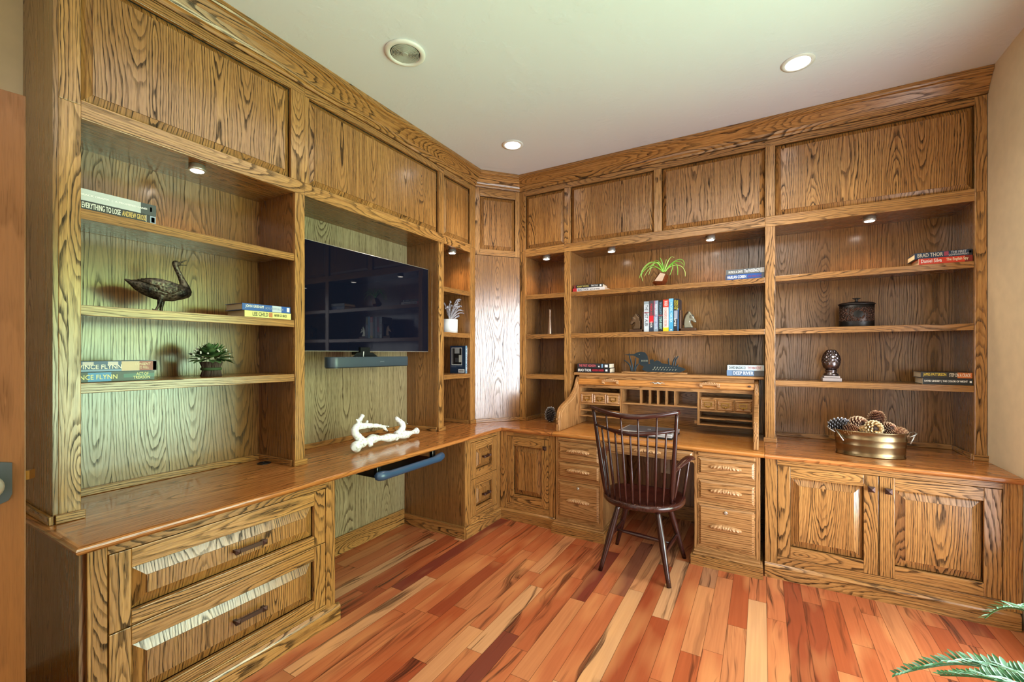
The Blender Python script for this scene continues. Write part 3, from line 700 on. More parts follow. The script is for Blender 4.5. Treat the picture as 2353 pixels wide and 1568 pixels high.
# the row between the bookends
g='upright books between the horse bookends'
rows=[(-.846,-.806,.252,(206,212,216),'pale grey book with black title, first from the bronze-toned horse bookend',[('THE LAST ALIBI',.12,.80,.2,.8,(60,60,66))],[(.0,.10,0,1,(150,160,164)),(.36,.385,0,1,(170,50,60))]),
(-.804,-.770,.256,(76,70,74),'grey book with a red band, second in the row between the bookends',[('FOREIGN AGENT',.1,.56,.25,.75,(200,40,60)),('THOR',.66,.86,.25,.7,WHT)],[(.48,.70,0,1,(206,30,44)),(.80,1,0,1,(50,58,76))]),
(-.768,-.733,.254,(150,166,182),'blue-grey book third in the row between the bookends',[('RESTLESS',.12,.44,.25,.75,(226,230,232)),('SWEET TOOTH',.52,.9,.25,.75,(220,226,232))],[(0,.5,0,.35,(150,96,116)),(.5,.85,.2,1,(130,140,170))]),
(-.731,-.697,.253,(26,34,44),'black book with pale teal lettering, fourth in the row between the bookends',[('THE LINCOLN MYTH',.05,.44,.2,.75,(110,150,170)),('STEVE BERRY',.52,.92,.2,.8,(170,216,210))],[(.46,.5,0,1,(130,70,80))]),
(-.695,-.652,.257,(232,218,208),'cream book with a red top and yellow foot in the row between the bookends',[('BROKEN',.04,.20,.25,.8,WHT),('A DANGEROUS FORTUNE',.27,.84,.22,.7,(190,120,110))],[(0,.24,.0,1,(216,60,44)),(.87,1,0,1,(232,212,40))]),
(-.650,-.616,.263,(72,160,200),'sky blue book sixth in the row between the bookends',[('PACIFIC VORTEX',.12,.72,.25,.78,(200,232,240))],[(0,.1,0,1,(120,190,220)),(.93,.97,.3,.7,WHT)]),
(-.614,-.577,.260,(34,36,46),'dark book with yellow and white title beside the pale horse bookend',[('KILLING THE',.04,.32,.15,.45,(226,206,40)),('RISING SUN',.06,.34,.55,.9,(226,206,40)),('SPIES',.60,.84,.1,.5,WHT)],[(.36,.62,.1,.9,(150,156,170)),(.3,1,.82,1,(70,130,190))])]
for a0,a1,h,c,lb,tx,pt in rows: book(FB,a0,a1,-.065,.16,1.575,1.575+h,c,lb,tx,pt,g,upright=True)
m=MB()

# ================================================================== rolltop desk
DX0,DX1=-1.4475,.0105
desk=thing('rolltop_desk','honey oak rolltop desk with open pigeonholes between the bookcases','desk',(-.72,3.5,0))
m=MB(); m.prism([(DX0,ey),(DX1,ey),(DX1,3.86),(DX0,3.86)],.7385,.7715,'z','x')
m.sweep([(a,b+.001) for a,b in NOSE],[(DX0,ey),(DX1,ey)])
m.build('desktop',M['desktop'],desk)
KD=(V((0,3.172,0)),V((1,0,0)),V((0,-1,0)))
def carved_pull(F,ac,zc,d,L,H,parent,name='handle',proud=.026):
    nu,nv=60,9; m=MB(F); b=len(m.v)
    for j in range(nv):
        t=j/(nv-1)*2-1
        for i in range(nu):
            s=i/(nu-1)*2-1
            w=(1-abs(s)**3.2)**.5 if abs(s)<1 else 0
            hh=H/2*(.30+.70*w)
            if abs(s)<.22:                                    # centre shell
                ang=math.atan2(t+1.3,s*4.2); rib=math.cos(ang*16)*.5
            else: rib=math.cos((s*(1 if s>0 else 1)*26)+(t*2.4*(1 if s>0 else -1)))*.6
            edge=(1-abs(t)**2.4)
            q=proud*(.35+.65*w)*(edge**.6)+.0050*rib*edge
            if abs(abs(s)-.24)<.025: q*=.72
            bow=.006*(1-s*s)
            m.v.append(m.W((ac+s*L/2,d+max(q,0),zc+t*hh*(.9 if t<0 else 1.0)+bow)))
    for j in range(nv-1):
        for i in range(nu-1):
            m.face((b+j*nu+i,b+j*nu+i+1,b+(j+1)*nu+i+1,b+(j+1)*nu+i),'a',0,True)
    return m.build(name,M['pull'],parent,recalc=False)
M['pull']=oak('carved_pull',srgb(220,176,126),srgb(180,132,86),srgb(104,66,38),rough=.35,freq=40,contrast=.5)
def drawer_front(F,a0,a1,z0,z1,parent,pull=True,L=.185,H=.034,pz=None,lock=False):
    m=MB(F,'a'); m.box(a0,a1,-.02,.004,z0,z1,'a'); dr=m.build('drawer',M['deskoak'],parent,bevel=.001)
    rp=MB(F,'a'); i=.012; b=len(rp.v)
    o=[(a0+.006,.004,z0+.006),(a1-.006,.004,z0+.006),(a1-.006,.004,z1-.006),(a0+.006,.004,z1-.006)]
    q=[(a0+.006+i,.013,z0+.006+i),(a1-.006-i,.013,z0+.006+i),(a1-.006-i,.013,z1-.006-i),(a0+.006+i,.013,z1-.006-i)]
    rp.v+=[rp.W(p) for p in o+q]
    for k in range(4): rp.face((b+k,b+(k+1)%4,b+4+(k+1)%4,b+4+k),'a')
    rp.face((b+4,b+5,b+6,b+7),'a'); rp.build('raised_field',M['deskoak'],dr,recalc=False)
    ac=(a0+a1)/2
    if pull: carved_pull(F,ac,pz if pz is not None else (z0+z1)/2,.013,L,H,dr)
    if lock:
        m=MB(); m.lathe([(.011,0),(.011,.004),(.007,.006)],F[0]+F[1]*ac+F[2]*.013+V((0,0,z1-.035)),20,axis=F[2]); m.build('lock',M['steel'],dr)
    return dr
def pedestal(a0,a1,zs):
    m=MB(KD); m.box(a0,a0+.022,-.66,0,.085,.7384,'z'); m.build('pedestal_side',M['deskoak'],desk,bevel=.0015)
    m=MB(KD); m.box(a1-.026,a1,-.66,0,.085,.7384,'z'); m.build('pedestal_side',M['deskoak'],desk,bevel=.0015)
    i0,i1=a0+.0222,a1-.0262
    edges=[.085,zs[0][0]]+[]
    m=MB(KD,'a'); m.box(i0,i1,-.05,-.001,.085,zs[0][0]-.002,'a'); m.build('bottom_rail',M['deskoak'],desk)
    for k in range(len(zs)-1): m=MB(KD,'a'); m.box(i0,i1,-.05,-.002,zs[k][1]+.002,zs[k+1][0]-.002,'a'); m.build('drawer_rail',M['deskoak'],desk)
    m=MB(KD,'a'); m.box(i0,i1,-.05,-.001,zs[-1][1]+.002,.7384,'a'); m.build('drawer_rail',M['deskoak'],desk)
    m=MB(KD,'a'); m.box(i0,i1,-.02,.016,.716,.736,'a'); m.build('writing_slide',M['deskoak'],desk,bevel=.007,seg=3)
    for k,(z0,z1) in enumerate(zs): drawer_front(KD,i0+.002,i1-.002,z0,z1,desk,lock=(k==0))
    m=MB(); m.box(a0-.006 if a0<-1 else a0-.014,a1+.030 if a0<-1 else a1+.016,3.098,3.80,0,.066,'x'); m.build('plinth',M['oakf'],desk)
    m=MB(KD); O=KD[0]
    m=MB(); m.box(a0-.004,a1+(.022 if a0<-1 else .012),3.112,3.79,.066,.076,'x'); m.box(a0,a1+(.010 if a0<-1 else .0),3.135,3.78,.076,.088,'x'); m.build('plinth_molding',M['deskoak'],desk,bevel=.004)
pedestal(-1.423,-1.036,[(.112,.392),(.424,.545),(.562,.706)])
pedestal(-.400,-.012,[(.112,.392),(.422,.556),(.590,.704)])
d=drawer_front(KD,-1.012,-.408,.662,.733,desk,L=.19,H=.03,pz=.700)
m=MB(KD,'a'); m.box(-1.0355,-1.0125,-.03,.0,.655,.738,'z'); m.box(-.4075,-.4005,-.03,.0,.655,.738,'z'); m.build('apron_stile',M['deskoak'],desk)
# roll case sides with the S curve (y,z)
S=[(3.222,.772),(3.220,.86),(3.228,.905),(3.250,.942),(3.290,.968),(3.350,.988),(3.420,1.006),(3.490,1.030),(3.550,1.062),(3.598,1.100),(3.632,1.145),(3.655,1.182),(3.690,1.2075)]
def smooth(pts,it=2):
    for _ in range(it):
        o=[pts[0]]
        for p,q in zip(pts,pts[1:]): o+= [tuple(a*.75+b*.25 for a,b in zip(p,q)),tuple(a*.25+b*.75 for a,b in zip(p,q))]
        pts=o+[pts[-1]]
    return pts
SS=smooth(S)
for x0,x1 in ((-1.4465,-1.4165),(-.052,-.022)):
    m=MB(); b=len(m.v); m.newboard(); n=len(SS)
    low=[(p[0],.772) for p in SS]
    # quads under the curve so the side shades cleanly
    for xx in (x0,x1): m.v+=[V((xx,p[0],p[1])) for p in SS]+[V((xx,max(p[0],3.24)+.0,.772)) for p in SS]
    SP=SS+[(3.858,1.2075),(3.858,.772)]
    m=MB(); m.prism(SP,x0,x1,'x','z'); m.build('roll_side',M['deskoak'],desk,bevel=.007,seg=3)
inset=[(p[0]+.030,p[1]-.020) for p in SS[3:]]
m=MB(); m.tube([(-1.416,y,max(z,.79)) for y,z in inset],.0026,6); m.build('side_bead',M['pull'],desk)
# top board, cornice, lift rail
m=MB(); m.box(-1.462,.0122,3.634,3.90,1.2085,1.2310,'x'); m.build('top_board',M['deskoak'],desk,bevel=.008,seg=3)
m=MB(); m.box(-1.4165,-.052,3.662,3.70,1.176,1.2080,'x'); m.build('cornice',M['deskoak'],desk,bevel=.003)
m=MB(); m.prism([(3.634,1.128),(3.650,1.1775),(3.672,1.1745),(3.660,1.124)],-1.4155,-.053,'x','x'); m.build('roll_lift_rail',M['desktop'],desk,bevel=.004)
lift=[o for o in desk.children if o.name.startswith('roll_lift_rail')][0]
KL=(V((0,3.636,0)),V((1,0,0)),V((0,-.954,.30)))
for ac in (-1.122,-.349):
    m=MB(KL); m.box(ac-.072,ac+.072,.012,.026,1.150,1.166,'a'); m.box(ac-.072,ac-.050,0,.026,1.136,1.151,'a'); m.box(ac+.050,ac+.072,0,.026,1.136,1.151,'a')
    hd=m.build('lift_handle',M['pull'],lift,bevel=.004,seg=2)
    carved_pull(KL,ac,1.159,.022,.135,.018,hd,'carving',.008)
m=MB(KL)
for k in range(11):
    s=(k-5)/5; m.lathe([(.0035+.005*(1-abs(s)),0),(.003+.004*(1-abs(s)),.003),(.001,.005)],KL[0]+KL[1]*(-.735+s*.052)+KL[2]*.006+V((0,0,1.158+.003*math.cos(s*9))),10,axis=KL[2])
m.build('escutcheon',M['steel'],lift)
m=MB(KL); m.lathe([(.012,0),(.012,.0012),(.008,.0014)],KL[0]+KL[1]*-.083+KL[2]*.006+V((0,0,1.155)),16,axis=KL[2],sy=.6); m.build('roundel',M['bronze'],lift)
# gallery
GY=3.664; GE=3.846
def gb(name,x0,x1,z0,z1,y0=GY,y1=GE,mat='deskoak',g_='x'):
    m=MB(); m.box(x0,x1,y0,y1,z0,z1,g_); return m.build(name,M[mat],desk)
gb('back_board',-1.416,-.0525,.772,1.176,3.8465,3.8575,'ply')
gb('case_rail',-1.416,-.0525,1.098,1.123,GY-.002,GY+.02)
gb('case_top',-1.416,-.0525,1.0985,1.110,GY+.0205,GE)
for x0,x1,zb in ((-1.4155,-1.404,.842),(-1.050,-1.030,.842),(-.441,-.424,.842),(-.064,-.0528,.842)): gb('case_divider',x0,x1,zb,1.0978,g_='z')
for x0,x1 in ((-1.4035,-1.0505),(-.4235,-.0645)):
    for z in (1.049,.951,.893,.8425): gb('case_shelf',x0,x1,z-.0005,z+.0095,GY+.003)
gb('case_shelf',-1.0295,-.4415,.972,.984,GY+.003)
for x in (-.877,-.806,-.740,-.674,-.607): gb('case_divider',x-.006,x+.006,.9845,1.0975,GY+.004,g_='z')
for x in (-1.02,-.452):
    m=MB(); m.box(x-.012,x+.012,GY+.02,GY+.05,.846,.872,'x'); m.build('bracket',M['deskoak'],desk,bevel=.004)
KG=(V((0,GY+.004,0)),V((1,0,0)),V((0,-1,0)))
for X0,X1 in ((-1.4035,-1.0505),(-.4235,-.0645)):
    w=(X1-X0)/3
    for k in range(3):
        a0=X0+k*w+.001; a1=a0+w-.002; z0,z1=.9615,1.0475
        m=MB(KG,'a'); m.box(a0,a1,-.10,.0,z0,z1,'a'); dr=m.build('small_drawer',M['deskoak'],desk)
        b=MB(KG,'a'); bb=0; i=.009
        o=[(a0+.002,.0,z0+.002),(a1-.002,.0,z0+.002),(a1-.002,.0,z1-.002),(a0+.002,.0,z1-.002)]
        q=[(a0+i,.007,z0+i),(a1-i,.007,z0+i),(a1-i,.007,z1-i),(a0+i,.007,z1-i)]
        i2=i+.006
        r=[(a0+i2,.003,z0+i2),(a1-i2,.003,z0+i2),(a1-i2,.003,z1-i2),(a0+i2,.003,z1-i2)]
        b.v+=[b.W(p) for p in o+q+r]
        for rr in range(2):
            for kk in range(4): b.face((rr*4+kk,rr*4+(kk+1)%4,(rr+1)*4+(kk+1)%4,(rr+1)*4+kk),'a')
        b.face((8,9,10,11),'a'); b.build('raised_field',M['deskoak'],dr,recalc=False)
        ac=(a0+a1)/2; zc=(z0+z1)/2
        b=MB(KG); 
        for (p0,p1,q0,q1) in ((-.027,.027,.012,.017),(-.027,.027,-.014,-.009),(-.027,-.022,-.009,.012),(.022,.027,-.009,.012)): b.box(ac+p0,ac+p1,.003,.0075,zc+q0,zc+q1)
        b.box(ac-.014,ac+.014,.003,.008,zc-.019,zc-.014)
        b.lathe([(.003,0),(.003,.008),(.007,.011),(.007,.016),(.003,.019)],KG[0]+KG[1]*ac+KG[2]*.006+V((0,0,zc-.017)),12,axis=KG[2])
        b.build('label_pull',M['brass'],dr)

# ================================================================== laptop on the desk
t=thing('laptop','closed silver laptop lying on the rolltop desk behind the chair','laptop',(-.76,3.44,.772))
KQ=(V((-.765,3.30,0)),V((math.cos(-.03),math.sin(-.03),0)),V((math.sin(-.03),-math.cos(-.03),0)))
silver=plain('laptop_silver',srgb(206,208,212),.3,.4); dgrey=plain('laptop_lid',srgb(96,98,106),.35,.3)
m=MB(KQ); m.box(-.20,.20,-.29,.0,.7735,.785); m.build('base',M['blackp'],t,bevel=.004)
m=MB(KQ); m.box(-.197,.197,-.287,-.002,.7855,.797); m.build('keyboard_deck',silver,t,bevel=.003)
m=MB(KQ); m.box(-.20,.20,-.29,.002,.7975,.812); ld_=m.build('lid',silver,t,bevel=.005)
m=MB(KQ); m.box(-.184,.184,-.275,-.03,.8121,.8128); m.build('lid_inlay',dgrey,ld_)
m=MB(); m.lathe([(.014,.8129),(.014,.8134),(.010,.8134),(.010,.8129)],KQ[0]+KQ[1]*.0-KQ[2]*.15,20); m.build('emblem',silver,ld_)
m=MB(KQ)
for k in range(5): m.box(-.18+k*.05,-.15+k*.05,.0021,.0026,.801,.806)
m=MB(KQ); m.box(.199,.2035,-.22,-.05,.788,.794); m.build('port_cover',dgrey,t)

# ================================================================== windsor chair
ch=thing('windsor_chair','dark mahogany spindle-back Windsor armchair seen from behind at the desk','chair',(-.69,2.96,0))
rot=.055
def cp(x,y,z):
    c,s=math.cos(rot),math.sin(rot); cx,cy=-.69,2.96
    return V((cx+(x-cx)*c-(y-cy)*s,cy+(x-cx)*s+(y-cy)*c,z))
# seat: rounded rear, straighter front, dished top, rounded edge
m=MB(); N=48; out=[]
for k in range(N):
    a=2*PI*k/N; c,s=math.cos(a),math.sin(a)
    if s<0: x=.262*abs(c)**.86*(1 if c>0 else -1); y=-.265*abs(s)**.95
    else: x=.262*abs(c)**.55*(1 if c>0 else -1); y=.20*abs(s)**.7
    out.append((x,y))
rings=[(1.0,.430,.90),(1.0,.424,.80),(0,.424,0)]
lay=[(.86,.415),(.95,.418),(1.0,.430),(1.0,.446),(.975,.456),(.90,.457),(.75,.450),(.5,.444),(.25,.443)]
b=0
for sc,z in lay:
    m.v+=[cp(-.692+x*sc,2.985+y*sc,z) for x,y in out]
for i in range(len(lay)-1):
    for k in range(N): m.face((i*N+k,i*N+(k+1)%N,(i+1)*N+(k+1)%N,(i+1)*N+k),V((0,1,0)),0,True)
m.face([k for k in range(N)][::-1],V((0,1,0))); m.face([(len(lay)-1)*N+k for k in range(N)],V((0,1,0)))
m.build('seat',M['mahog'],ch)
def turned(p,q,rs,name,par,seg=12):
    p,q=V(p),V(q); m=MB(); n=len(rs); m.tube([p.lerp(q,i/(n-1)) for i in range(n)],rs,seg); return m.build(name,M['mahog'],par)
LR=[.0165,.0175,.0185,.0195,.021,.0205,.019,.0175,.016,.0145,.0135]
legs=[((-.815,2.83,.424),(-.907,2.716,0)),((-.575,2.83,.424),(-.483,2.72,0)),((-.565,3.09,.424),(-.462,3.165,0)),((-.815,3.09,.424),(-.925,3.150,0))]
for a_,b_ in legs: turned(a_,b_,LR,'leg',ch)
lp=lambda k,z: V(legs[k][0]).lerp(V(legs[k][1]),(.424-z)/.424)
SR=[.009,.0105,.012,.0135,.0135,.012,.0105,.009]
s1=(lp(0,.20),lp(3,.20)); s2=(lp(1,.17),lp(2,.17))
turned(*s1,SR,'side_stretcher',ch); turned(*s2,SR,'side_stretcher',ch); turned(s1[0].lerp(s1[1],.45),s2[0].lerp(s2[1],.5),SR,'cross_stretcher',ch)
fL,fR=V((-.912,2.862,.452)),V((-.498,2.876,.452)); tL,tR=V((-.992,2.822,1.035)),V((-.456,2.832,1.035))
def footp(t): p=fL.lerp(fR,t); p.y-=.125*math.sin(PI*t)**.8; return p
def railp(t,z,sag,bow,dx=0):
    k=(z-.452)/(1.035-.452); a=fL.lerp(tL,k); b2=fR.lerp(tR,k); p=a.lerp(b2,t); p.y-=bow*math.sin(PI*t); p.z-=sag*math.sin(PI*t); return p
for f_,t_ in ((fL,tL),(fR,tR)): turned(f_-V((0,0,.015)),t_,[.010,.0135,.017,.018,.016,.0145,.0135,.013,.0125,.012,.0115],'back_post',ch)
m=MB(); n=24; m.tube([railp(i/n,1.035,.034,.105)+V(((i/n-.5)*.03,0,.004)) for i in range(n+1)],[.012+.006*math.sin(PI*i/n) for i in range(n+1)],12,flat=1.0); m.build('crest_rail',M['mahog'],ch)
m=MB(); m.tube([railp(i/n,.922,.026,.098) for i in range(n+1)],[.008+.006*math.sin(PI*i/n) for i in range(n+1)],12); m.build('lower_back_rail',M['mahog'],ch)
for i in range(9):
    tt=(i+1)/10; hi=(i%2==1)
    top=railp(tt,1.03,.034,.103) if hi else railp(tt,.918,.026,.096)
    f_=footp(tt); pts=[f_.lerp(top,k/12) for k in range(13)]
    turned(f_-V((0,0,.008)),top,[.006,.0068,.0078,.009,.0098,.0095,.0084,.0076,.0072,.0068,.0064,.006,.0058],'spindle',ch,8)
for s_ in (-1,1):
    if s_<0: P_=[railp(0,.668,0,0),V((-.955,2.93,.683)),V((-.985,3.01,.703)),V((-.992,3.08,.712)),V((-.985,3.115,.700))]
    else: P_=[railp(1,.655,0,0),V((-.470,2.93,.672)),V((-.440,3.00,.700)),V((-.415,3.07,.716)),V((-.412,3.115,.700))]
    P2=smooth([tuple(p) for p in P_],3); n=len(P2)
    m=MB(); m.tube(P2,[.011+.017*min(1,i/(n*.5)) for i in range(n)],14,flat=.52); m.build('arm',M['mahog'],ch)
    for q in (.40,.72):
        tp=V(P2[int(q*(n-1))]); ft=V((tp.x+(.035 if s_<0 else -.035)*1.0,tp.y-.03,.452))
        turned(ft,tp,[.006,.008,.010,.0105,.0095,.0085,.0075,.007],'arm_spindle',ch,8)

# ================================================================== television, soundbar, keyboard tray
screen=NT('screen_glass'); screen.b.inputs['Base Color'].default_value=(.004,.005,.012,1); screen.b.inputs['Roughness'].default_value=.02; screen.b.inputs['Specular IOR Level'].default_value=.25
t=thing('television','large black flat television on the bookcase niche wall above the soundbar','television',(-2.40,2.15,1.41))
m=MB(); m.box(-2.372,-2.3505,1.577,2.724,1.412,2.082); m.build('bezel',M['steel'],t,bevel=.003)
m=MB(); m.box(-2.3504,-2.3495,1.581,2.720,1.416,2.078); m.build('screen',screen.m,t)
m=MB(); m.box(-2.42,-2.3725,1.80,2.50,1.45,1.85); m.build('rear_housing',M['blackp'],t,bevel=.01)
m=MB(); m.box(-2.607,-2.60,2.0,2.3,1.55,1.85); m.box(-2.60,-2.42,2.06,2.10,1.62,1.78); m.box(-2.60,-2.42,2.20,2.24,1.62,1.78); m.build('wall_mount',M['blackm'],t)
sbm=plain('soundbar_shell',srgb(52,66,78),.38,spec=.6)
t=thing('soundbar','dark grey soundbar with rounded ends hanging under the television','speaker',(-2.30,2.07,1.31))
pl=[]
for k in range(17):
    a=-PI/2+PI*k/16; pl.append((-2.30+.050*math.sin(-a)*1.0,1.782-.050*math.cos(a)))
pr=[(x,4.145-y) for x,y in pl][::-1]
m=MB(); m.prism([(x,y) for x,y in pl+pr],1.3115,1.3775,'z',sm=True); m.build('shell',sbm,t,bevel=.004)
m=MB(); m.prism([(x*1.0+0.0,y) for x,y in [( (-2.30+(px+2.30)*.93),2.0725+(py-2.0725)*.99) for px,py in pl+pr]],1.308,1.3114,'z'); m.build('underside',M['blackp'],t)
m=MB(); m.prism([(2.00,1.376),(1.955,1.3785),(1.99,1.405),(2.12,1.405),(2.165,1.3785),(2.12,1.376)],-2.33,-2.325,'x'); m.box(-2.42,-2.33,2.02,2.10,1.39,1.44); m.build('hanging_bracket',M['blackm'],t)
m=MB(); m.tube([(-2.322,2.035,1.376),(-2.318,2.035,1.412)],.003,8); m.build('cable',M['white'],t)
letter('SONOS',(-2.2494,2.117,1.341),V((0,.036,0)),V((0,0,.007)),pc(150,158,166),t)
t=thing('keyboard_tray','black keyboard tray with blue padded edge hung under the countertop','tray',(-2.0,2.06,.68))
m=MB(); m.box(-2.26,-1.925,1.80,2.345,.672,.680); m.build('tray_board',M['blackp'],t,bevel=.002)
m=MB(); m.tube([(-1.918,1.763,.690),(-1.908,1.775,.694),(-1.902,1.81,.692)]+[(-1.900,1.81+.05*k,.688) for k in range(1,10)]+[(-1.900,2.31,.692),(-1.905,2.345,.698),(-1.915,2.362,.694)],[.012,.024,.027]+[.021]*9+[.026,.024,.012],14,flat=1.05); m.build('palm_rest',M['bluep'],t)
for y in (1.83,2.325):
    m=MB(); m.box(-1.985,-1.955,y-.012,y+.012,.681,.7385); m.box(-2.24,-1.96,y-.018,y+.018,.726,.7385); m.build('hanger_bracket',M['blackm'],t)
    m=MB(); m.tube([(-1.954,y-.015,.685),(-1.954,y-.015,.738)],.002,6); m.build('chrome_pin',M['steel'],t)
# cable grommet
t=thing('cable_grommet','black cable grommet in the countertop at the goose bookcase divider','grommet',(-2.485,1.462,.77))
m=MB(); m.lathe([(.036,.7695),(.035,.7725),(.026,.7735),(.024,.7705)],(-2.478,1.455,0),28); m.build('ring',M['blackp'],t)
m=MB(); m.tube([(-2.478,1.455,.771),(-2.47,1.45,.779),(-2.455,1.44,.776)],.0045,8); m.build('plug',M['blackp'],t)
# power outlets
def outlet(F,a,z,d,lb):
    t=thing('power_outlet',lb,'outlet',tuple(F[0]+F[1]*a+V((0,0,z))))
    m=MB(F); m.box(a-.038,a+.038,d,d+.005,z-.06,z+.06); m.build('cover_plate',M['white'],t,bevel=.002)
    m=MB(F); m.box(a-.017,a+.017,d+.005,d+.0065,z-.036,z+.036); s_=m.build('socket',plain('socket_grey',srgb(206,206,204),.4),t)
    m=MB(F)
    for zz in (-.018,.018): m.box(a-.008,a-.006,d+.0065,d+.0068,z+zz-.004,z+zz+.005); m.box(a+.006,a+.008,d+.0065,d+.0068,z+zz-.004,z+zz+.005)
    m.build('slots',M['blackp'],s_)
outlet((V((0,3.8995,0)),V((1,0,0)),V((0,-1,0))),-.722,.43,0,'white power outlet in the dark knee space behind the Windsor chair')
outlet((V((XR,0,0)),V((0,1,0)),V((-1,0,0))),3.075,.42,0,'white power outlet on the tan wall at the picture edge')

# ================================================================== open door
E0=V((-1.575,.333,0)); dd=V((-.2,-.98,0)).normalized(); nn=V((-dd.y,dd.x,0))*1.0
nn=V((.98,-.2,0)).normalized()
FDo=(E0,dd,nn)
m=MB(FDo); m.box(0,.86,-.036,0,.008,2.035,'z'); door=struct(m.build('door_1',M['doorw'],None,org=E0,bevel=.002))
m=MB(FDo,'z'); q=[(.022,1.135),(.022,1.060),(.028,1.045),(.062,1.030),(.100,1.045),(.106,1.060),(.106,1.135),(.062,1.145)]
m.newboard(); 
bb=len(m.v); m.v+=[m.W((a,.0,z)) for a,z in q]+[m.W((a,.004,z)) for a,z in q]
n=len(q)
m.face(range(bb+n,bb+2*n),'z'); 
for i in range(n): m.face((bb+i,bb+(i+1)%n,bb+n+(i+1)%n,bb+n+i),'z')
m.build('lock_plate',plain('plate_slate',srgb(66,70,72),.5,.4),door,recalc=True)
m=MB(); m.lathe([(.012,0),(.012,.018),(.026,.024),(.031,.036),(.027,.048),(.012,.054)],E0+dd*.064+nn*.004+V((0,0,1.088)),24,axis=nn); m.build('door_knob',M['steel'],door)
m=MB(FDo); m.prism([(-.016,-.026),(-.0,-.026),(-.0,-.010),(-.006,-.010)],1.086,1.108,'z'); m.build('latch_bolt',M['brass'],door)

# ================================================================== goose
def loft(m,secs,seg=16):
    """secs: (centre, ry, rz, tilt axis dir)"""
    b=len(m.v); n=len(secs)
    for i,(c,rw,rh) in enumerate(secs):
        c=V(c); t=(V(secs[min(i+1,n-1)][0])-V(secs[max(i-1,0)][0])).normalized()
        x=V((1,0,0)); y=t.cross(x); y.normalize()
        for k in range(seg):
            a=2*PI*k/seg; m.v.append(c+x*math.cos(a)*rw+y*math.sin(a)*rh)
    for i in range(n-1):
        for k in range(seg): m.face((b+i*seg+k,b+i*seg+(k+1)%seg,b+(i+1)*seg+(k+1)%seg,b+(i+1)*seg+k),'z',0,True)
    m.face([b+k for k in range(seg)][::-1],'z'); m.face([b+(n-1)*seg+k for k in range(seg)],'z')
GX=-2.38; dz=-.011
t=thing('goose_sculpture','dark bronze goose statue with open beak standing on the left shelf','sculpture',(GX,.92,1.586))
m=MB()
loft(m,[((GX,.792,1.731+dz),.004,.003),((GX,.812,1.722+dz),.014,.010),((GX,.835,1.714+dz),.026,.024),((GX,.865,1.706+dz),.036,.036),((GX,.90,1.702+dz),.043,.046),((GX,.935,1.700+dz),.046,.049),((GX,.970,1.697+dz),.046,.044),((GX,1.005,1.699+dz),.041,.034),((GX,1.030,1.702+dz),.028,.026),((GX,1.044,1.703+dz),.008,.014)])
m.tube([(GX,1.022,1.700+dz),(GX,1.018,1.728+dz),(GX,1.008,1.755+dz),(GX,.997,1.782+dz),(GX,.986,1.805+dz),(GX,.980,1.824+dz),(GX,.981,1.838+dz)],[.026,.019,.0135,.0112,.0105,.0115,.010],14)
loft(m,[((GX,.967,1.829+dz),.004,.005),((GX,.973,1.830+dz),.010,.0125),((GX,.983,1.832+dz),.0115,.0145),((GX,.993,1.831+dz),.009,.011),((GX,1.000,1.830+dz),.005,.006)])
m.tube([(GX,.994,1.836+dz),(GX,1.010,1.845+dz),(GX,1.027,1.856+dz)],[.0066,.0046,.0030],10,flat=.75)
m.tube([(GX,.994,1.829+dz),(GX,1.010,1.829+dz),(GX,1.027,1.831+dz)],[.0058,.0040,.0028],10,flat=.75)
for s_,pts,r in ((1,[(.916,1.672),(.912,1.645),(.905,1.622),(.899,1.610),(.900,1.600)],[.016,.010,.0055,.005,.006]),(-1,[(.936,1.668),(.934,1.645),(.933,1.620),(.932,1.600)],[.015,.011,.007,.006])):
    m.tube([(GX+s_*.020,y,z+dz) for y,z in pts],r,10)
m.tube([(GX+.020,.882,1.6115+dz),(GX+.020,.890,1.6035+dz),(GX+.020,.905,1.6005+dz)],[.003,.007,.006],10,flat=.6)
m.tube([(GX-.020,.925,1.601+dz),(GX-.020,.945,1.6005+dz),(GX-.020,.958,1.599+dz)],[.006,.009,.004],10,flat=.45)
body=m.build('body',M['feather'],t,remesh=.0024)
for s_ in (-1,1):
    m=MB()
    for r_,(y0,z0,y1,z1,w) in enumerate(((1.00,1.705,.900,1.726,.020),(.985,1.692,.865,1.716,.020),(.965,1.716,.822,1.735,.017),(.995,1.718,.84,1.742,.016))):
        m.tube([(GX+s_*(.030),y0,z0+dz),(GX+s_*.047,(y0*2+y1)/3,(z0*2+z1)/3+dz-.002),(GX+s_*.042,(y0+2*y1)/3,(z0+2*z1)/3+dz),(GX+s_*.014,y1,z1+dz)],[.006,w,w*.9,.002],12,flat=.4,up=V((1,0,0)))
    m.build('wing',M['feather'],t,remesh=.004)

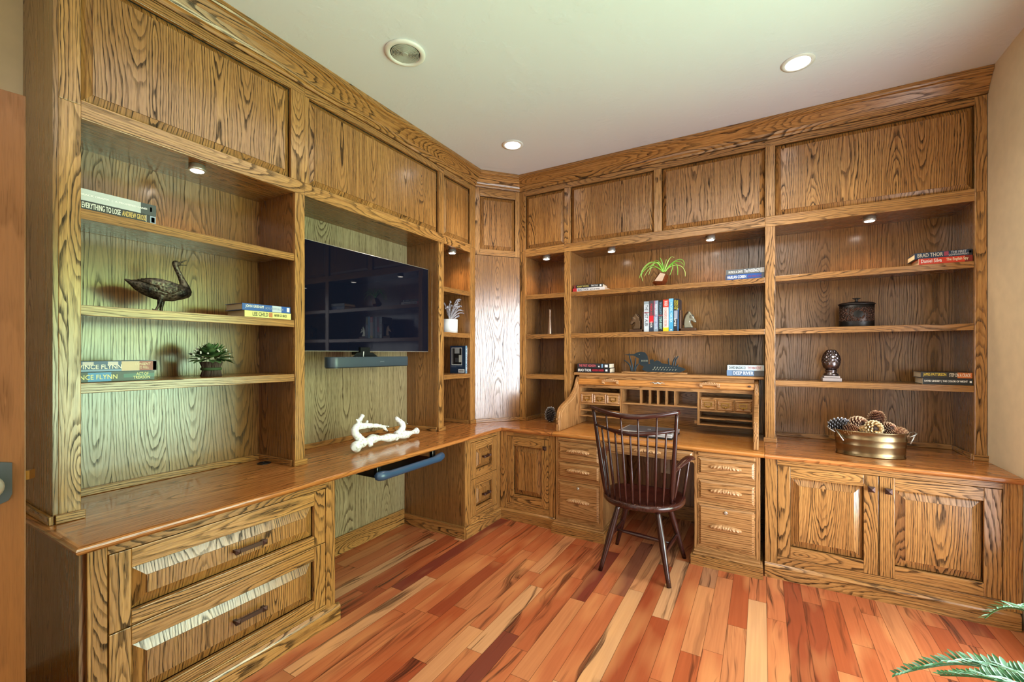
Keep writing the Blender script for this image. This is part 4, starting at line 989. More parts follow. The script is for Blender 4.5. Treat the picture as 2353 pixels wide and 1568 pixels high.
# ================================================================== leaf bouquet
rnd=random.Random(3)
bx_,by_,bz_=-2.385,1.135,1.286
t=thing('leaf_bouquet','bundled twig vase of green preserved leaves with white berries on the left shelf','plant',(bx_,by_,bz_))
m=MB()
for k in range(54):
    a=2*PI*k/54+rnd.uniform(-.03,.03); r=.036+rnd.uniform(-.004,.003); r2=.042+rnd.uniform(-.003,.003)
    m.tube([(bx_+r2*math.cos(a),by_+r2*math.sin(a),bz_),(bx_+r*.95*math.cos(a+.05),by_+r*.95*math.sin(a+.05),bz_+.035),(bx_+r2*1.05*math.cos(a+.1),by_+r2*1.05*math.sin(a+.1),bz_+.072)],.0030,5)
m.lathe([(.034,bz_),(.034,bz_+.066)],(bx_,by_,0),16)
m.build('twig_bundle',plain('dark_twig',srgb(84,66,62),.7),t)
m=MB(); m.lathe([(.0415,bz_+.030),(.0445,bz_+.032),(.0445,bz_+.042),(.0415,bz_+.044)],(bx_,by_,0),28); m.build('binding',plain('green_raffia',srgb(62,84,52),.7),t)
def leaf(m,base,dirn,L,W_,nrm,fold=.25,seg=5,droop=0.0,mi=0):
    dirn=dirn.normalized(); side=dirn.cross(nrm).normalized(); nrm=side.cross(dirn).normalized(); b=len(m.v)
    for i in range(seg+1):
        s=i/seg; w=W_*math.sin(PI*min(.97,.06+s*.94))**.75*(.5); c=base+dirn*L*s-V((0,0,droop*s*s*L))
        m.v+=[c-side*w+nrm*w*fold,c,c+side*w+nrm*w*fold]
    for i in range(seg):
        q=b+i*3
        for k in (0,1): m.face((q+k,q+k+1,q+k+4,q+k+3),'z',mi,True,uv=[(k*.5,i/seg),(k*.5+.5,i/seg),(k*.5+.5,(i+1)/seg),(k*.5,(i+1)/seg)])
m=MB()
for k in range(120):
    a=rnd.uniform(0,2*PI); el=rnd.uniform(-.25,1.45); 
    d_=V((math.cos(a)*math.cos(el),math.sin(a)*math.cos(el),math.sin(el)))
    base=V((bx_,by_,bz_+.082))+V((d_.x*.042,d_.y*.042,max(0,d_.z)*.035))
    leaf(m,base,d_,rnd.uniform(.045,.062),rnd.uniform(.026,.034),V((0,0,1)) if el<.9 else V((-d_.x,-d_.y,.3)),.3,5,.1,mi=rnd.randint(0,1))
m.build('leaves',[plain('sage_leaf',srgb(104,134,86),.55),plain('olive_leaf',srgb(74,104,62),.5)],t,recalc=False)
m=MB()
for k in range(16):
    a=rnd.uniform(0,2*PI); el=rnd.uniform(.1,.9); d_=V((math.cos(a)*math.cos(el),math.sin(a)*math.cos(el),math.sin(el)*.75)); c=V((bx_,by_,bz_+.08))+d_*.092
    for j in range(2): cc=c+V((rnd.uniform(-.006,.006),rnd.uniform(-.006,.006),rnd.uniform(-.006,.006))); m.lathe([(.0008,-.004),(.0036,-.002),(.0040,0),(.0030,.003),(.0006,.004)],cc,8)
m.build('berries',M['white'],t)

# ================================================================== frosted plant in white pot
px_,py_,pz_=-2.40,3.065,1.577
t=thing('potted_plant','frosted lilac artificial plant in a white pot in the narrow bay','plant',(px_,py_,pz_))
m=MB(); m.lathe([(.066,pz_),(.070,pz_+.002),(.072,pz_+.122),(.068,pz_+.122),(.066,pz_+.112)],(px_,py_,0),32); m.build('pot',M['white'],t)
m=MB()
sprays=[((3.18,1.885),.05),((3.30,1.875),.03),((3.285,1.825),.06),((3.36,1.735),.02),((3.27,1.79),.06),((3.04,1.85),.04),((2.96,1.83),.02),((3.12,1.84),.08),((3.08,1.80),.10),((3.00,1.78),.07),((3.22,1.76),.10),((3.15,1.78),.11),((3.20,1.82),.03),((3.05,1.80),-.04),((3.14,1.83),-.05),((3.24,1.84),.0),((2.98,1.80),.07)]
for (ty,tz),ox in sprays:
    p0=V((px_,py_,pz_+.10)); p2=V((px_+ox*.7,min(ty,3.172),tz)); p1=V(((px_+ox*.3),(py_+ty)/2-.01,tz+.02))
    N_=15
    cur=[p0*(1-s)**2+p1*2*s*(1-s)+p2*s*s for s in [i/N_ for i in range(N_+1)]]
    m.tube(cur,[.0022]*(N_)+[.0008],5)
    for i in range(3,N_+1):
        dr=(cur[i]-cur[i-1]).normalized()
        for k in range(5):
            a=2*PI*k/5+i; x=dr.cross(V((1,0,.2))).normalized(); y=dr.cross(x)
            dv_=(x*math.cos(a)+y*math.sin(a))*.8+dr*.9
            leaf(m,cur[i],dv_,.017*(1.15-i/N_*.5),.006,dr,.2,2)
m.build('fronds',plain('frosted_lilac',srgb(208,202,208),.7),t,recalc=False)

# ================================================================== vase
m=MB(); vx_,vy_=-1.702,3.66; z0=1.575
m.lathe([(.021,z0+.0005),(.022,z0+.004),(.020,z0+.03),(.015,z0+.09),(.0095,z0+.15),(.0072,z0+.19),(.0085,z0+.215),(.0125,z0+.232),(.0105,z0+.232),(.006,z0+.20)],(vx_,vy_,0),24)
tag(m.build('vase',plain('brushed_pewter',srgb(168,140,120),.3,.8),org=(vx_,vy_,z0)),'slim flared pewter vase alone on the narrow bookcase shelf','vase')

# ================================================================== pinecones
def cone_mesh(name,mat,R,H,nsc=95,sd=1):
    r_=random.Random(sd); m=MB(); m.lathe([(R*.15,-H*.48),(R*.55,-H*.38),(R*.72,-H*.1),(R*.6,H*.2),(R*.3,H*.42),(R*.05,H*.5)],(0,0,0),12)
    for f in range(len(m.uv)): m.uv[f]=[(0,.05)]*len(m.uv[f])
    for k in range(nsc):
        s=(k+.5)/nsc; z=-H*.46+H*.95*s; prof=math.sin(PI*(.12+.80*s))**.8; rr=R*.55*prof
        a=k*2.39996; d_=V((math.cos(a),math.sin(a),.25+.9*s)).normalized(); base=V((rr*math.cos(a),rr*math.sin(a),z))
        L=R*.74*(.55+.5*prof); leaf(m,base,d_,L,R*.50*(.6+.5*prof),V((0,0,1)),-.25,4)
        e=len(m.v)-3
        for q in range(3): m.v[e+q]+=V((0,0,-R*.07))
    bm_mesh=m.build(name,mat,None,recalc=False)
    return bm_mesh
def put_cone(proto,loc,rot,sc,label,group=None,first=False):
    o=proto if first else proto.copy()
    if not first: C.objects.link(o)
    o.location=loc; o.rotation_euler=rot; o.scale=(sc,)*3; o['label']=label; o['category']='pinecone'
    if group: o['group']=group
    return o
pw=cone_mesh('pinecone',M['conew'],.040,.112,90,1); put_cone(pw,(-1.685,3.63,.836),(0.10,.1,.4),1.12,'white-tipped pinecone standing on the counter beside the desk',None,True)
pb=cone_mesh('pinecone',M['cone'],.042,.09,100,2)
G='pinecones heaped in the oval metal tub'
put_cone(pb,(.512,3.45,.948),(1.2,.3,.4),1.15,'round closed brown pinecone, second from the tub handle side',G,True)
p3=cone_mesh('pinecone',M['coneb'],.040,.08,60,3); put_cone(p3,(.585,3.400,.944),(1.45,.1,.1),1.05,'bleached open pinecone facing the room at the middle of the tub',G,True)
fr_=put_cone(pw,(.420,3.45,.944),(1.3,.2,.9),1.0,'frosted grey pinecone at the tub end nearest the desk',G)
put_cone(pb,(.610,3.455,.992),(.25,.1,.2),.95,'brown pinecone standing highest on the heap in the tub',G)
put_cone(pb,(.655,3.44,.938),(1.0,.9,.2),.86,'small brown pinecone right of the tallest one in the tub',G)
put_cone(pb,(.705,3.43,.915),(1.5,.3,1.9),.9,'brown pinecone lying lowest at the tub end near the tan wall',G)
put_cone(pb,(.470,3.395,.922),(1.5,1.0,1.2),.85,'dark pinecone tucked at the front rim beside the frosted one',G)
put_cone(p3,(.535,3.395,.922),(1.2,.3,2.2),.72,'small pale pinecone at the front rim left of the bleached one',G)
# ---------------- metal tub
tx,ty_=.575,3.44
t=thing('metal_tub','oval brass-toned metal tub of pinecones on the right countertop','tub',(tx,ty_,TOP))
tubm=NT('antique_metal'); tubm.b.inputs['Metallic'].default_value=.95; tubm.b.inputs['Roughness'].default_value=.26
gg=tubm.add('ShaderNodeNewGeometry'); tubm.l.new(tubm.mix(tubm.maprange(tubm.noise(gg.outputs['Position'],9,3),.35,.65),srgb(150,128,92),srgb(112,92,66)),tubm.b.inputs['Base Color'])
prof=[(.150,.7700),(.172,.7705),(.172,.776),(.168,.779),(.170,.800),(.1715,.832),(.1735,.836),(.1725,.840),(.1755,.868),(.1775,.872),(.1775,.880),(.1755,.884),(.180,.914),(.1845,.919),(.1845,.924),(.1800,.924),(.176,.912),(.166,.80),(.15,.78)]
m=MB(); m.lathe(prof,(tx,ty_,0),64,sx=1.0,sy=.56); m.build('body',tubm.m,t)
for s_ in (-1,1):
    m=MB(); hx=tx+s_*.178
    m.tube(smooth([(hx,ty_-.045,.905),(hx+s_*.032,ty_-.048,.925),(hx+s_*.036,ty_,.930),(hx+s_*.032,ty_+.048,.925),(hx,ty_+.045,.905)],1),.0026,8); m.build('wire_handle',M['steel'],t)
    m=MB(); m.tube([(hx-s_*.004,ty_-.03,.92),(tx+s_*.140,ty_-.078,.86)] if s_<0 else [(hx+.034,ty_-.02,.928),(hx+.004,ty_-.04,.865)],.0035,8); m.build('handle_strap',M['steel'],t)

# ================================================================== air plant
ax,ay=-.722,3.69; sh=1.942
t=thing('air_plant','bright green spidery air plant in a faceted copper pot over the desk','plant',(ax,ay,sh))
cop=plain('copper_facet',srgb(150,84,50),.25,.75); crm=plain('cream_facet',srgb(206,176,150),.35,.2)
m=MB()
hx=[(-.045,0),(-.022,-.040),(.026,-.040),(.050,-.002),(.028,.036),(-.022,.036)]
low=[V((ax+x*.62+.0,ay+y*.62,sh+.001)) for x,y in hx]; mid=[V((ax+x*1.25-.010,ay+y*1.25,sh+.040+.006*(i%2))) for i,(x,y) in enumerate(hx)]; up_=[V((ax+x*.80+.022,ay+y*.80,sh+.106-(x*.3))) for x,y in hx]
m.v+=low+mid+up_
for r in range(2):
    for k in range(6): m.face((r*6+k,r*6+(k+1)%6,(r+1)*6+(k+1)%6,(r+1)*6+k),'z',1 if (r==1 and k==1) else 0)
m.face(range(6),'z'); m.face(range(12,18),'z')
m.build('faceted_pot',[cop,crm],t,recalc=True)
LV=[[(-.697,2.063),(-.72,2.12),(-.76,2.155),(-.82,2.13),(-.868,2.06),(-.876,2.02)],[(-.697,2.063),(-.73,2.13),(-.79,2.162),(-.85,2.12),(-.876,2.07),(-.858,2.000)],[(-.697,2.063),(-.74,2.105),(-.79,2.13),(-.85,2.085),(-.868,2.04)],[(-.69,2.063),(-.705,2.12),(-.727,2.146),(-.76,2.146),(-.79,2.11),(-.809,2.050)],
[(-.68,2.063),(-.65,2.11),(-.61,2.145),(-.56,2.158),(-.533,2.13),(-.54,2.088)],[(-.68,2.063),(-.655,2.095),(-.60,2.112),(-.55,2.095),(-.524,2.050),(-.524,2.009)],[(-.68,2.063),(-.65,2.10),(-.628,2.122),(-.615,2.10),(-.640,2.030)],[(-.688,2.063),(-.685,2.12),(-.672,2.165)],[(-.69,2.063),(-.70,2.14),(-.713,2.175)],[(-.685,2.063),(-.66,2.14),(-.63,2.178),(-.605,2.166)],[(-.69,2.063),(-.72,2.14),(-.75,2.172),(-.775,2.160)],
[(-.69,2.063),(-.75,2.11),(-.80,2.11),(-.835,2.075),(-.85,2.045)],[(-.68,2.063),(-.64,2.115),(-.60,2.125),(-.58,2.09),(-.58,2.025)],[(-.69,2.063),(-.735,2.15),(-.775,2.145),(-.806,2.096)],[(-.683,2.063),(-.64,2.12),(-.57,2.14),(-.535,2.10)]]
m=MB()
for i,L_ in enumerate(LV):
    yo=rnd.uniform(-.05,.05); n0=len(L_)
    P_=[(x-.006,ay+yo*(k/(n0-1)),z) for k,(x,z) in enumerate(L_)]; P_=smooth(P_,2); n=len(P_)
    m.tube(P_,[.0058*(1-k/n)**.7+.0012 for k in range(n)],6,flat=.6,mi=i%2)
m.build('leaves',[plain('lime_leaf',srgb(128,196,66),.4),plain('pale_lime_leaf',srgb(184,218,112),.4)],t)

# ================================================================== bookends
def horse(xc,s_,mat,lb):
    """s_=+1 faces +x. xc = inner plane against the books"""
    t=thing('horse_bookend',lb,'bookend',(xc,3.70,1.5755)); y0,y1=3.655,3.745
    m=MB(); m.box(min(xc,xc+s_*.016),max(xc,xc+s_*.016),y0,y1,1.5765,1.745); m.box(min(xc,xc+s_*.122),max(xc,xc+s_*.122),y0,y1,1.576,1.600)
    m.build('bookend_base',M['rope'],t,bevel=.004)
    # nodding horse head profile from the neck base: (forward, up)
    H_=[(.034,.026),(.032,.060),(.036,.095),(.046,.125),(.062,.143),(.070,.150),(.076,.156),(.080,.146),(.088,.138),(.100,.118),(.112,.096),(.120,.080),(.121,.070),(.114,.066),(.106,.068),(.096,.076),(.088,.084),(.080,.082),(.080,.070),(.088,.052),(.096,.038),(.098,.026)]
    m=MB(); m.prism([(xc+s_*a,1.576+b_) for a,b_ in H_],3.676,3.722,'y')
    m.tube([(xc+s_*.090,3.672,1.576+.112),(xc+s_*.092,3.699,1.576+.116),(xc+s_*.090,3.726,1.576+.112)],[.012,.016,.012],10)
    m.tube([(xc+s_*.068,3.684,1.72),(xc+s_*.069,3.682,1.736)],[.007,.002],8); m.tube([(xc+s_*.068,3.714,1.72),(xc+s_*.069,3.716,1.736)],[.007,.002],8)
    hd=m.build('horse_head',mat,t,remesh=.0035)
    m=MB(); m.tube(smooth([(xc+s_*.030,3.699,1.625),(xc+s_*.034,3.699,1.672),(xc+s_*.046,3.699,1.708),(xc+s_*.064,3.699,1.728)],2),[.009]*13,10,flat=1.0); m.build('mane',M['rope'],t)
    m=MB(); m.tube([(xc+s_*.100,3.674,1.70),(xc+s_*.099,3.6735,1.694)],.004,8); m.build('eye',M['blackp'],t)
M['rope']=plain('antique_bronze_rope',srgb(92,66,50),.4,.6,bumpy=(120,.6))
horse(-.849,-1,plain('brown_bronze',srgb(112,86,62),.35,.6),'brown bronze horse head bookend holding the pale grey book end')
horse(-.574,1,plain('pale_bronze',srgb(150,146,128),.3,.6),'pale metal horse head bookend beside the yellow-titled book')

# ================================================================== loon silhouette
LN=[(-1.021,1.387),(-.981,1.392),(-.937,1.394),(-.913,1.406),(-.879,1.413),(-.846,1.406),(-.827,1.38),(-.82,1.346),(-.82,1.308),(-.803,1.313),(-.81,1.327),(-.808,1.344),(-.794,1.35),(-.777,1.344),(-.773,1.327),(-.766,1.335),(-.752,1.341),(-.733,1.337),(-.711,1.318),(-.665,1.312),(-.625,1.301),(-.576,1.292),(-.528,1.274),(-.545,1.258),(-.576,1.246),(-.827,1.245),(-.874,1.263),(-.855,1.288),(-.884,1.302),(-.901,1.326),(-.893,1.355),(-.913,1.365),(-.942,1.38),(-.981,1.382)]
t=thing('loon_sculpture','flat dark metal loon with reeds on a thin wooden base on the desk','sculpture',(-.77,3.69,1.2318))
m=MB(); m.box(-1.036,-.518,3.665,3.715,1.2320,1.2465,'x'); m.build('wood_base',M['deskoak'],t,bevel=.002)
slate=plain('slate_metal',srgb(40,52,58),.45,.4)
m=MB(); m.prism([(x,z+.001) for x,z in LN],3.6885,3.6915,'y'); m.build('loon_body',slate,t)
m=MB()
for k in range(9):                                     # wing dashes and neck bars
    x=-.775+k*.022; m.prism([(x,1.275+.002*k*.6),(x+.006,1.275+.002*k*.6),(x+.013,1.291-.0008*k),(x+.007,1.291-.0008*k)],3.6878,3.6884,'y')
    m.prism([(x-.012,1.262),(x-.006,1.262),(x+.001,1.271),(x-.005,1.271)],3.6878,3.6884,'y')
for k in range(6): x=-.875+k*.009; m.prism([(x,1.331),(x+.0035,1.331),(x+.0035,1.345),(x,1.345)],3.6878,3.6884,'y')
m.prism([(-.893+.004*math.cos(a*PI/4),1.392+.003*math.sin(a*PI/4)) for a in range(8)],3.6878,3.6884,'y')
m.build('pierced_marks',plain('loon_marks',srgb(150,150,128),.6),t)
RD=[[(-.961,1.247),(-.971,1.306),(-1.025,1.345)],[(-.949,1.247),(-.956,1.311),(-.974,1.365),(-.978,1.404)],[(-.937,1.247),(-.927,1.321),(-.925,1.365)],[(-.930,1.248),(-.922,1.287),(-.898,1.316)],[(-.655,1.300),(-.660,1.33),(-.661,1.361)],[(-.629,1.298),(-.623,1.338),(-.603,1.376)],[(-.611,1.298),(-.605,1.352),(-.583,1.378)],[(-.60,1.29),(-.592,1.300),(-.585,1.310)]]
for L_ in RD:
    P_=smooth([(x,3.690,z) for x,z in L_],2); n=len(P_); m=MB(); m.tube(P_,[.0062*math.sin(PI*(.25+.72*k/n)) for k in range(n)],8,flat=.4,up=V((0,1,0))); m.build('reed',slate,t)

# ================================================================== canister and finial
cx_,cy_,cz_=.552,3.72,1.578
t=thing('canister','dark embossed bronze oval canister with lid on the middle shelf at the tan wall','canister',(cx_,cy_,cz_))
m=MB(); m.lathe([(.094,cz_),(.096,cz_+.004),(.096,cz_+.150),(.092,cz_+.152)],(cx_,cy_,0),48,sy=.62); m.build('body',M['embossed'],t)
bl=plain('dark_canister_lid',srgb(46,40,38),.35,.6)
m=MB(); m.lathe([(.101,cz_+.150),(.103,cz_+.153),(.101,cz_+.157),(.085,cz_+.165),(.040,cz_+.170)],(cx_,cy_,0),48,sy=.62); ldd=m.build('lid',bl,t)
m=MB(); m.lathe([(.010,cz_+.168),(.007,cz_+.180),(.010,cz_+.192),(.004,cz_+.196)],(cx_,cy_,0),14); m.tube([(cx_-.022,cy_,cz_+.194),(cx_-.012,cy_,cz_+.192),(cx_,cy_,cz_+.194),(cx_+.012,cy_,cz_+.192),(cx_+.022,cy_,cz_+.194)],[.002,.005,.004,.005,.002],8); m.build('lid_knob',bl,ldd)
fx,fy,fz=.407,3.675,1.2095
t=thing('artichoke_finial','polished dark metal artichoke finial on a square plinth, bottom shelf','finial',(fx,fy,fz))
M['pewter']=plain('polished_pewter',srgb(120,108,108),.22,.95); silv=plain('silver_leaf_wood',srgb(172,158,154),.4,.5)
m=MB(); m.box(fx-.053,fx+.053,fy-.053,fy+.053,fz,fz+.024); m.box(fx-.045,fx+.045,fy-.045,fy+.045,fz+.0241,fz+.038); m.build('plinth',silv,t,bevel=.003)
m=MB(); m.lathe([(.040,fz+.038),(.044,fz+.044),(.040,fz+.052),(.030,fz+.060),(.034,fz+.068),(.036,fz+.074),(.030,fz+.080)],(fx,fy,0),32); m.build('neck',M['pewter'],t)
m=MB(); m.lathe([(.026,fz+.078),(.044,fz+.092),(.0515,fz+.115),(.051,fz+.138),(.043,fz+.168),(.028,fz+.196),(.012,fz+.212),(.003,fz+.217)],(fx,fy,0),32)
m.build('bud',M['pewter'],t)
m=MB()
for rI in range(11):
    s=rI/10; z=fz+.084+.118*s; rr=.0525*math.sin(PI*(.16+.70*s))**.7+.0005
    for k in range(14):
        a=2*PI*(k+.5*(rI%2))/14; c=V((fx+rr*math.cos(a),fy+rr*math.sin(a),z)); tn=V((-math.sin(a),math.cos(a),0)); up2=V((-math.cos(a)*(.9*s-.25),-math.sin(a)*(.9*s-.25),1)).normalized(); o_=V((math.cos(a),math.sin(a),0)); w=rr*.21; b=len(m.v)
        m.v+=[c-up2*.004-tn*0,c+tn*w+up2*.006,c+up2*.018+o_*.0,c-tn*w+up2*.006,c+up2*.008+o_*.0042]
        for q in range(4): m.face((b+q,b+(q+1)%4,b+4),'z')
m.build('scales',M['pewter'],t,recalc=False)

# ================================================================== driftwood
DWX=-2.25
dm=NT('whitewashed_wood'); gg=dm.add('ShaderNodeNewGeometry'); f_=dm.noise(gg.outputs['Position'],60,4); dm.l.new(dm.mix(dm.maprange(f_,.30,.48),srgb(176,168,160),srgb(238,238,240)),dm.b.inputs['Base Color']); dm.b.inputs['Roughness'].default_value=.6; dm.bump(f_,.5,.004)
m=MB(); w_=lambda y,z,x=0: (DWX+x,y,z)
m.tube(smooth([w_(1.885,.806,.03),w_(1.915,.810,.02),w_(1.955,.822,.01),w_(2.006,.822,.0),w_(2.07,.826,-.01),w_(2.15,.814,-.005),w_(2.235,.806,0),w_(2.31,.806,.01),w_(2.40,.808,.0),w_(2.49,.812,-.01)],2),[.030+.007*math.sin(i*.9)-.010*(i/37) for i in range(38)],14)
m.tube([w_(1.862,.806,.045),w_(1.885,.804,.03),w_(1.905,.812,.02)],[.020,.036,.034],14)
def br(P_,r0,r1,k=2):
    Q=smooth(P_,k); n=len(Q); m.tube(Q,[r0+(r1-r0)*i/(n-1)+.002*math.sin(i*1.7) for i in range(n)],12)
br([w_(1.950,.840),w_(1.915,.868,.01),w_(1.893,.895,.01),w_(1.896,.918,.01),w_(1.925,.930,.0),w_(1.952,.940,-.01)],.026,.021)
br([w_(1.935,.930),w_(1.938,.955,.0),w_(1.945,.975,.005),w_(1.963,1.000,.01)],.016,.0135)
br([w_(1.930,.962),w_(1.918,.972),w_(1.912,.975)],.008,.004,1)
br([w_(1.935,.925),w_(1.98,.926,.01),w_(2.03,.920,.02),w_(2.075,.914,.03),w_(2.11,.902,.03),w_(2.155,.866,.03)],.022,.006)
br([w_(2.11,.905,.03),w_(2.135,.903,.04),w_(2.155,.898,.045)],.008,.003,1)
br([w_(1.985,.930,.01),w_(2.0,.945,.0),w_(2.015,.948,-.01)],.008,.009,1)
br([w_(2.265,.815),w_(2.305,.828,.0),w_(2.335,.850,-.01),w_(2.345,.875,-.01),w_(2.325,.900,-.01),w_(2.300,.915,-.01),w_(2.272,.938,-.01)],.030,.013)
br([w_(2.345,.880,-.01),w_(2.37,.878,-.01),w_(2.395,.880,-.01)],.005,.002,1)
br([w_(2.02,.812,0),w_(2.02,.785,.02)],.022,.014,0); br([w_(2.26,.80,0),w_(2.27,.783,.01)],.02,.012,0); br([w_(2.37,.80,.0),w_(2.385,.785,.01)],.018,.012,0)
zmin=min(p.z for p in m.v)
for i,p in enumerate(m.v): m.v[i]=p+V((0,0,max(0,.7725-zmin)*(1 if p.z<.86 else 1)))
ob=m.build('driftwood',dm.m,None,org=(DWX,2.15,TOP),remesh=.0045)
tag(ob,'whitewashed branching driftwood lying on the countertop below the soundbar','driftwood')

# ================================================================== potted cycad at the picture edge
t=thing('potted_cycad','green fern-like cycad whose fronds reach in over the floor','plant',(.84,1.35,0))
m=MB(); m.lathe([(.12,0),(.13,.005),(.165,.26),(.17,.28),(.16,.28),(.15,.25)],(.84,1.35,0),32); m.build('pot',plain('glazed_pot',srgb(120,84,60),.4),t)
m=MB(); m.lathe([(.150,.235),(.06,.255),(.05,.30),(.06,.40),(.055,.47),(.02,.50)],(.84,1.35,0),20); m.build('trunk',plain('scaly_trunk',srgb(92,70,48),.8,bumpy=(60,.8)),t)
gm1=plain('cycad_green',srgb(52,110,62),.33,spec=.7); gm2=plain('cycad_light',srgb(128,178,150),.25,spec=.9)
def frond(ctrl,L=.048,W_=.012,nl=44,up=V((0,0,1)),start=.15):
    P_=smooth(ctrl,3); n=len(P_); m=MB(); P_=[V(p) for p in P_]
    m.tube(P_,[.0052*(1-k/n)+.0012 for k in range(n)],7)
    cum=[0]
    for i in range(1,n): cum.append(cum[-1]+(P_[i]-P_[i-1]).length)
    T=cum[-1]
    for k in range(nl):
        s=(start+(1-start)*k/(nl-1))*T*.995; i=max(j for j in range(n) if cum[j]<=s); i=min(i,n-2); f=(s-cum[i])/(cum[i+1]-cum[i]); c=P_[i].lerp(P_[i+1],f); dr=(P_[i+1]-P_[i]).normalized()
        sd=dr.cross(up).normalized(); u2=sd.cross(dr); tp=math.sin(PI*min(1,.35+.62*(1-s/T)))**.6*(.35+.65*min(1,(1-s/T)*3+.1))
        for q in (-1,1):
            d_=sd*q*.75+dr*.62+u2*(.55+rnd.uniform(-.15,.2)); leaf(m,c,d_,L*tp*rnd.uniform(.85,1.1),W_*(.6+.4*tp),u2+sd*q*.2,.55,4,.12,mi=rnd.choice((0,0,1)))
    return m.build('frond',[gm1,gm2],t,recalc=False)
B_=(.84,1.35,.48)
frond([B_,(.79,1.45,.58),(.70,1.58,.60),(.599,1.671,.548),(.57,1.712,.527),(.535,1.738,.510),(.493,1.749,.495),(.448,1.758,.466),(.401,1.765,.432),(.36,1.765,.401)],.055,.013,56)
frond([B_,(.83,1.52,.62),(.78,1.75,.66),(.703,1.962,.604),(.695,2.015,.582),(.688,2.069,.550),(.677,2.097,.520),(.664,2.112,.486)],.05,.012,46)
frond([B_,(.76,1.44,.60),(.62,1.52,.600),(.522,1.569,.572),(.486,1.606,.548),(.43,1.65,.50)],.05,.012,46)
frond([B_,(.90,1.55,.66),(.93,1.75,.72),(.93,1.92,.66),(.92,2.0,.58)],.05,.012,40)
frond([B_,(.95,1.25,.66),(1.03,1.15,.68),(1.08,1.08,.6)],.05,.012,30)
frond([B_,(.80,1.20,.64),(.74,1.05,.66),(.70,.95,.58)],.05,.012,30)
frond([B_,(.74,1.36,.60),(.62,1.38,.62),(.50,1.42,.54),(.44,1.44,.46)],.05,.012,36)

# ------------------------------------------------------------------ camera, world, lights
cd=bpy.data.cameras.new('camera'); cam=bpy.data.objects.new('camera',cd); C.objects.link(cam)
cd.sensor_width=36; cd.sensor_fit='HORIZONTAL'; cd.lens=36*1000.5/2353; cd.shift_y=28.4/2353; cd.clip_start=.02
cam.location=(0,0,1.40); cam.rotation_euler=(PI/2,0,math.radians(29.91))
bpy.context.scene.camera=cam
w=bpy.data.worlds.new('outdoors'); bpy.context.scene.world=w; w.use_nodes=True
nt=w.node_tree; n=nt.nodes; l=nt.links; bg=n['Background']
tc=n.new('ShaderNodeTexCoord'); sp=n.new('ShaderNodeSeparateXYZ'); l.new(tc.outputs['Generated'],sp.inputs[0])
def wramp(sock,lo,hi,stops):
    mr=n.new('ShaderNodeMapRange'); l.new(sock,mr.inputs[0]); mr.inputs[1].default_value=lo; mr.inputs[2].default_value=hi
    cr=n.new('ShaderNodeValToRGB'); e=cr.color_ramp.elements; l.new(mr.outputs[0],cr.inputs[0])
    while len(e)<len(stops): e.new(1)
    for q,(p,c) in zip(e,stops): q.position=p; q.color=c
    return cr.outputs[0]
# garden: bright mint lawn below the horizon, yellow-green trees above it, pale sky on top
garden=wramp(sp.outputs[2],-1,1,[(0,(.50,.80,.42,1)),(.44,(.62,.95,.66,1)),(.50,(.60,.98,.62,1)),(.545,(.46,.66,.18,1)),(.575,(.40,.58,.16,1)),(.615,(.62,.90,.74,1)),(1,(.9,1,1,1))])
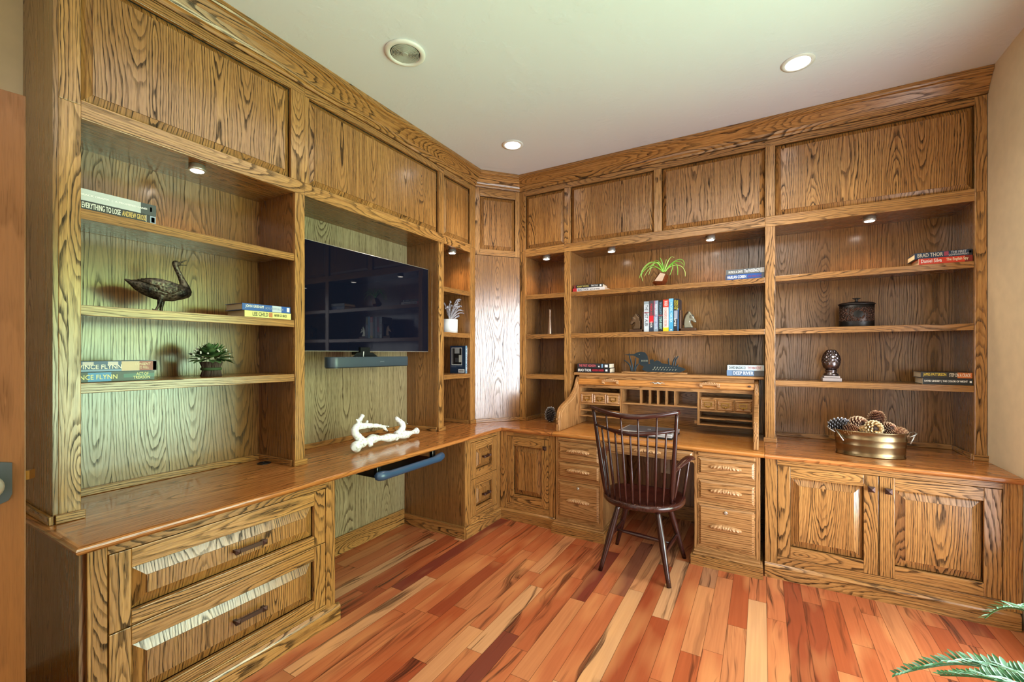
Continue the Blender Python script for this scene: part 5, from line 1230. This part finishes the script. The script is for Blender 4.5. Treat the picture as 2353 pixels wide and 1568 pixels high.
# towards the patio (to the rear of the room) it is a blue-white haze
haze=wramp(sp.outputs[2],-.4,.4,[(0,(.15,.17,.18,1)),(.22,(.75,.86,.98,1)),(.40,(.86,.94,1,1)),(.72,(.86,.94,1,1)),(.85,(.30,.34,.36,1)),(1,(.22,.26,.28,1))])
side=wramp(sp.outputs[1],-.30,.10,[(0,(1,1,1,1)),(1,(0,0,0,1))])
mx=n.new('ShaderNodeMix'); mx.data_type='RGBA'; l.new(side,mx.inputs[0]); l.new(garden,mx.inputs[6]); l.new(haze,mx.inputs[7])
mh=n.new('ShaderNodeVectorMath'); mh.operation='SCALE'; mh.inputs[3].default_value=1.5; l.new(haze,mh.inputs[0]); l.new(mh.outputs[0],mx.inputs[7])
# the hallway side (-y) is dim
dim=wramp(sp.outputs[1],-.95,-.75,[(0,(.08,.07,.06,1)),(1,(1,1,1,1))])
m2=n.new('ShaderNodeMix'); m2.data_type='RGBA'; m2.blend_type='MULTIPLY'; m2.inputs[0].default_value=1; l.new(mx.outputs[2],m2.inputs[6]); l.new(dim,m2.inputs[7])
l.new(m2.outputs[2],bg.inputs[0]); bg.inputs[1].default_value=12.5
def area(name,loc,rot,sx,sy,e,col,shape='RECTANGLE'):
    ld=bpy.data.lights.new(name,'AREA'); ld.shape=shape; ld.size=sx; ld.size_y=sy; ld.energy=e; ld.color=col
    o=bpy.data.objects.new(name,ld); C.objects.link(o); o.location=loc; o.rotation_euler=rot; return o
# daylight comes from the world through the window opening; the portal only guides the sampling
po=area('window_portal',(XR+.11,(wy0+wy1)/2,(wz0+wz1)/2),(0,PI/2,0),wz1-wz0,wy1-wy0,1,(1,1,1)); po.data.cycles.is_portal=True
area('ceiling_fill',(-.2,.0,2.97),(math.radians(28),0,0),1.5,.8,14,(1,.95,.90))  # added soft fill aimed at the back bookcases, no fixture here
area('ceiling_fill',(-.6,1.6,3.0),(0,0,0),1.8,1.4,11,(1,.97,.94))  # added overhead fill, separate from the recessed downlights
area('rear_fill',(.34,-.50,1.5),(PI/2,0,math.radians(8)),.55,1.5,7,(1,.95,.90))  # added fill behind the camera for the back wall, not in the doorway
vs=bpy.context.scene.view_settings; vs.view_transform='Standard'; vs.look='None'; vs.exposure=.27; vs.gamma=1
cy=bpy.context.scene.cycles; cy.use_denoising=True; cy.max_bounces=5; cy.diffuse_bounces=3; cy.glossy_bounces=3; cy.transmission_bounces=1; cy.caustics_reflective=False; cy.caustics_refractive=False; cy.adaptive_threshold=.09; cy.adaptive_min_samples=16; cy.sample_clamp_indirect=6; cy.use_adaptive_sampling=True
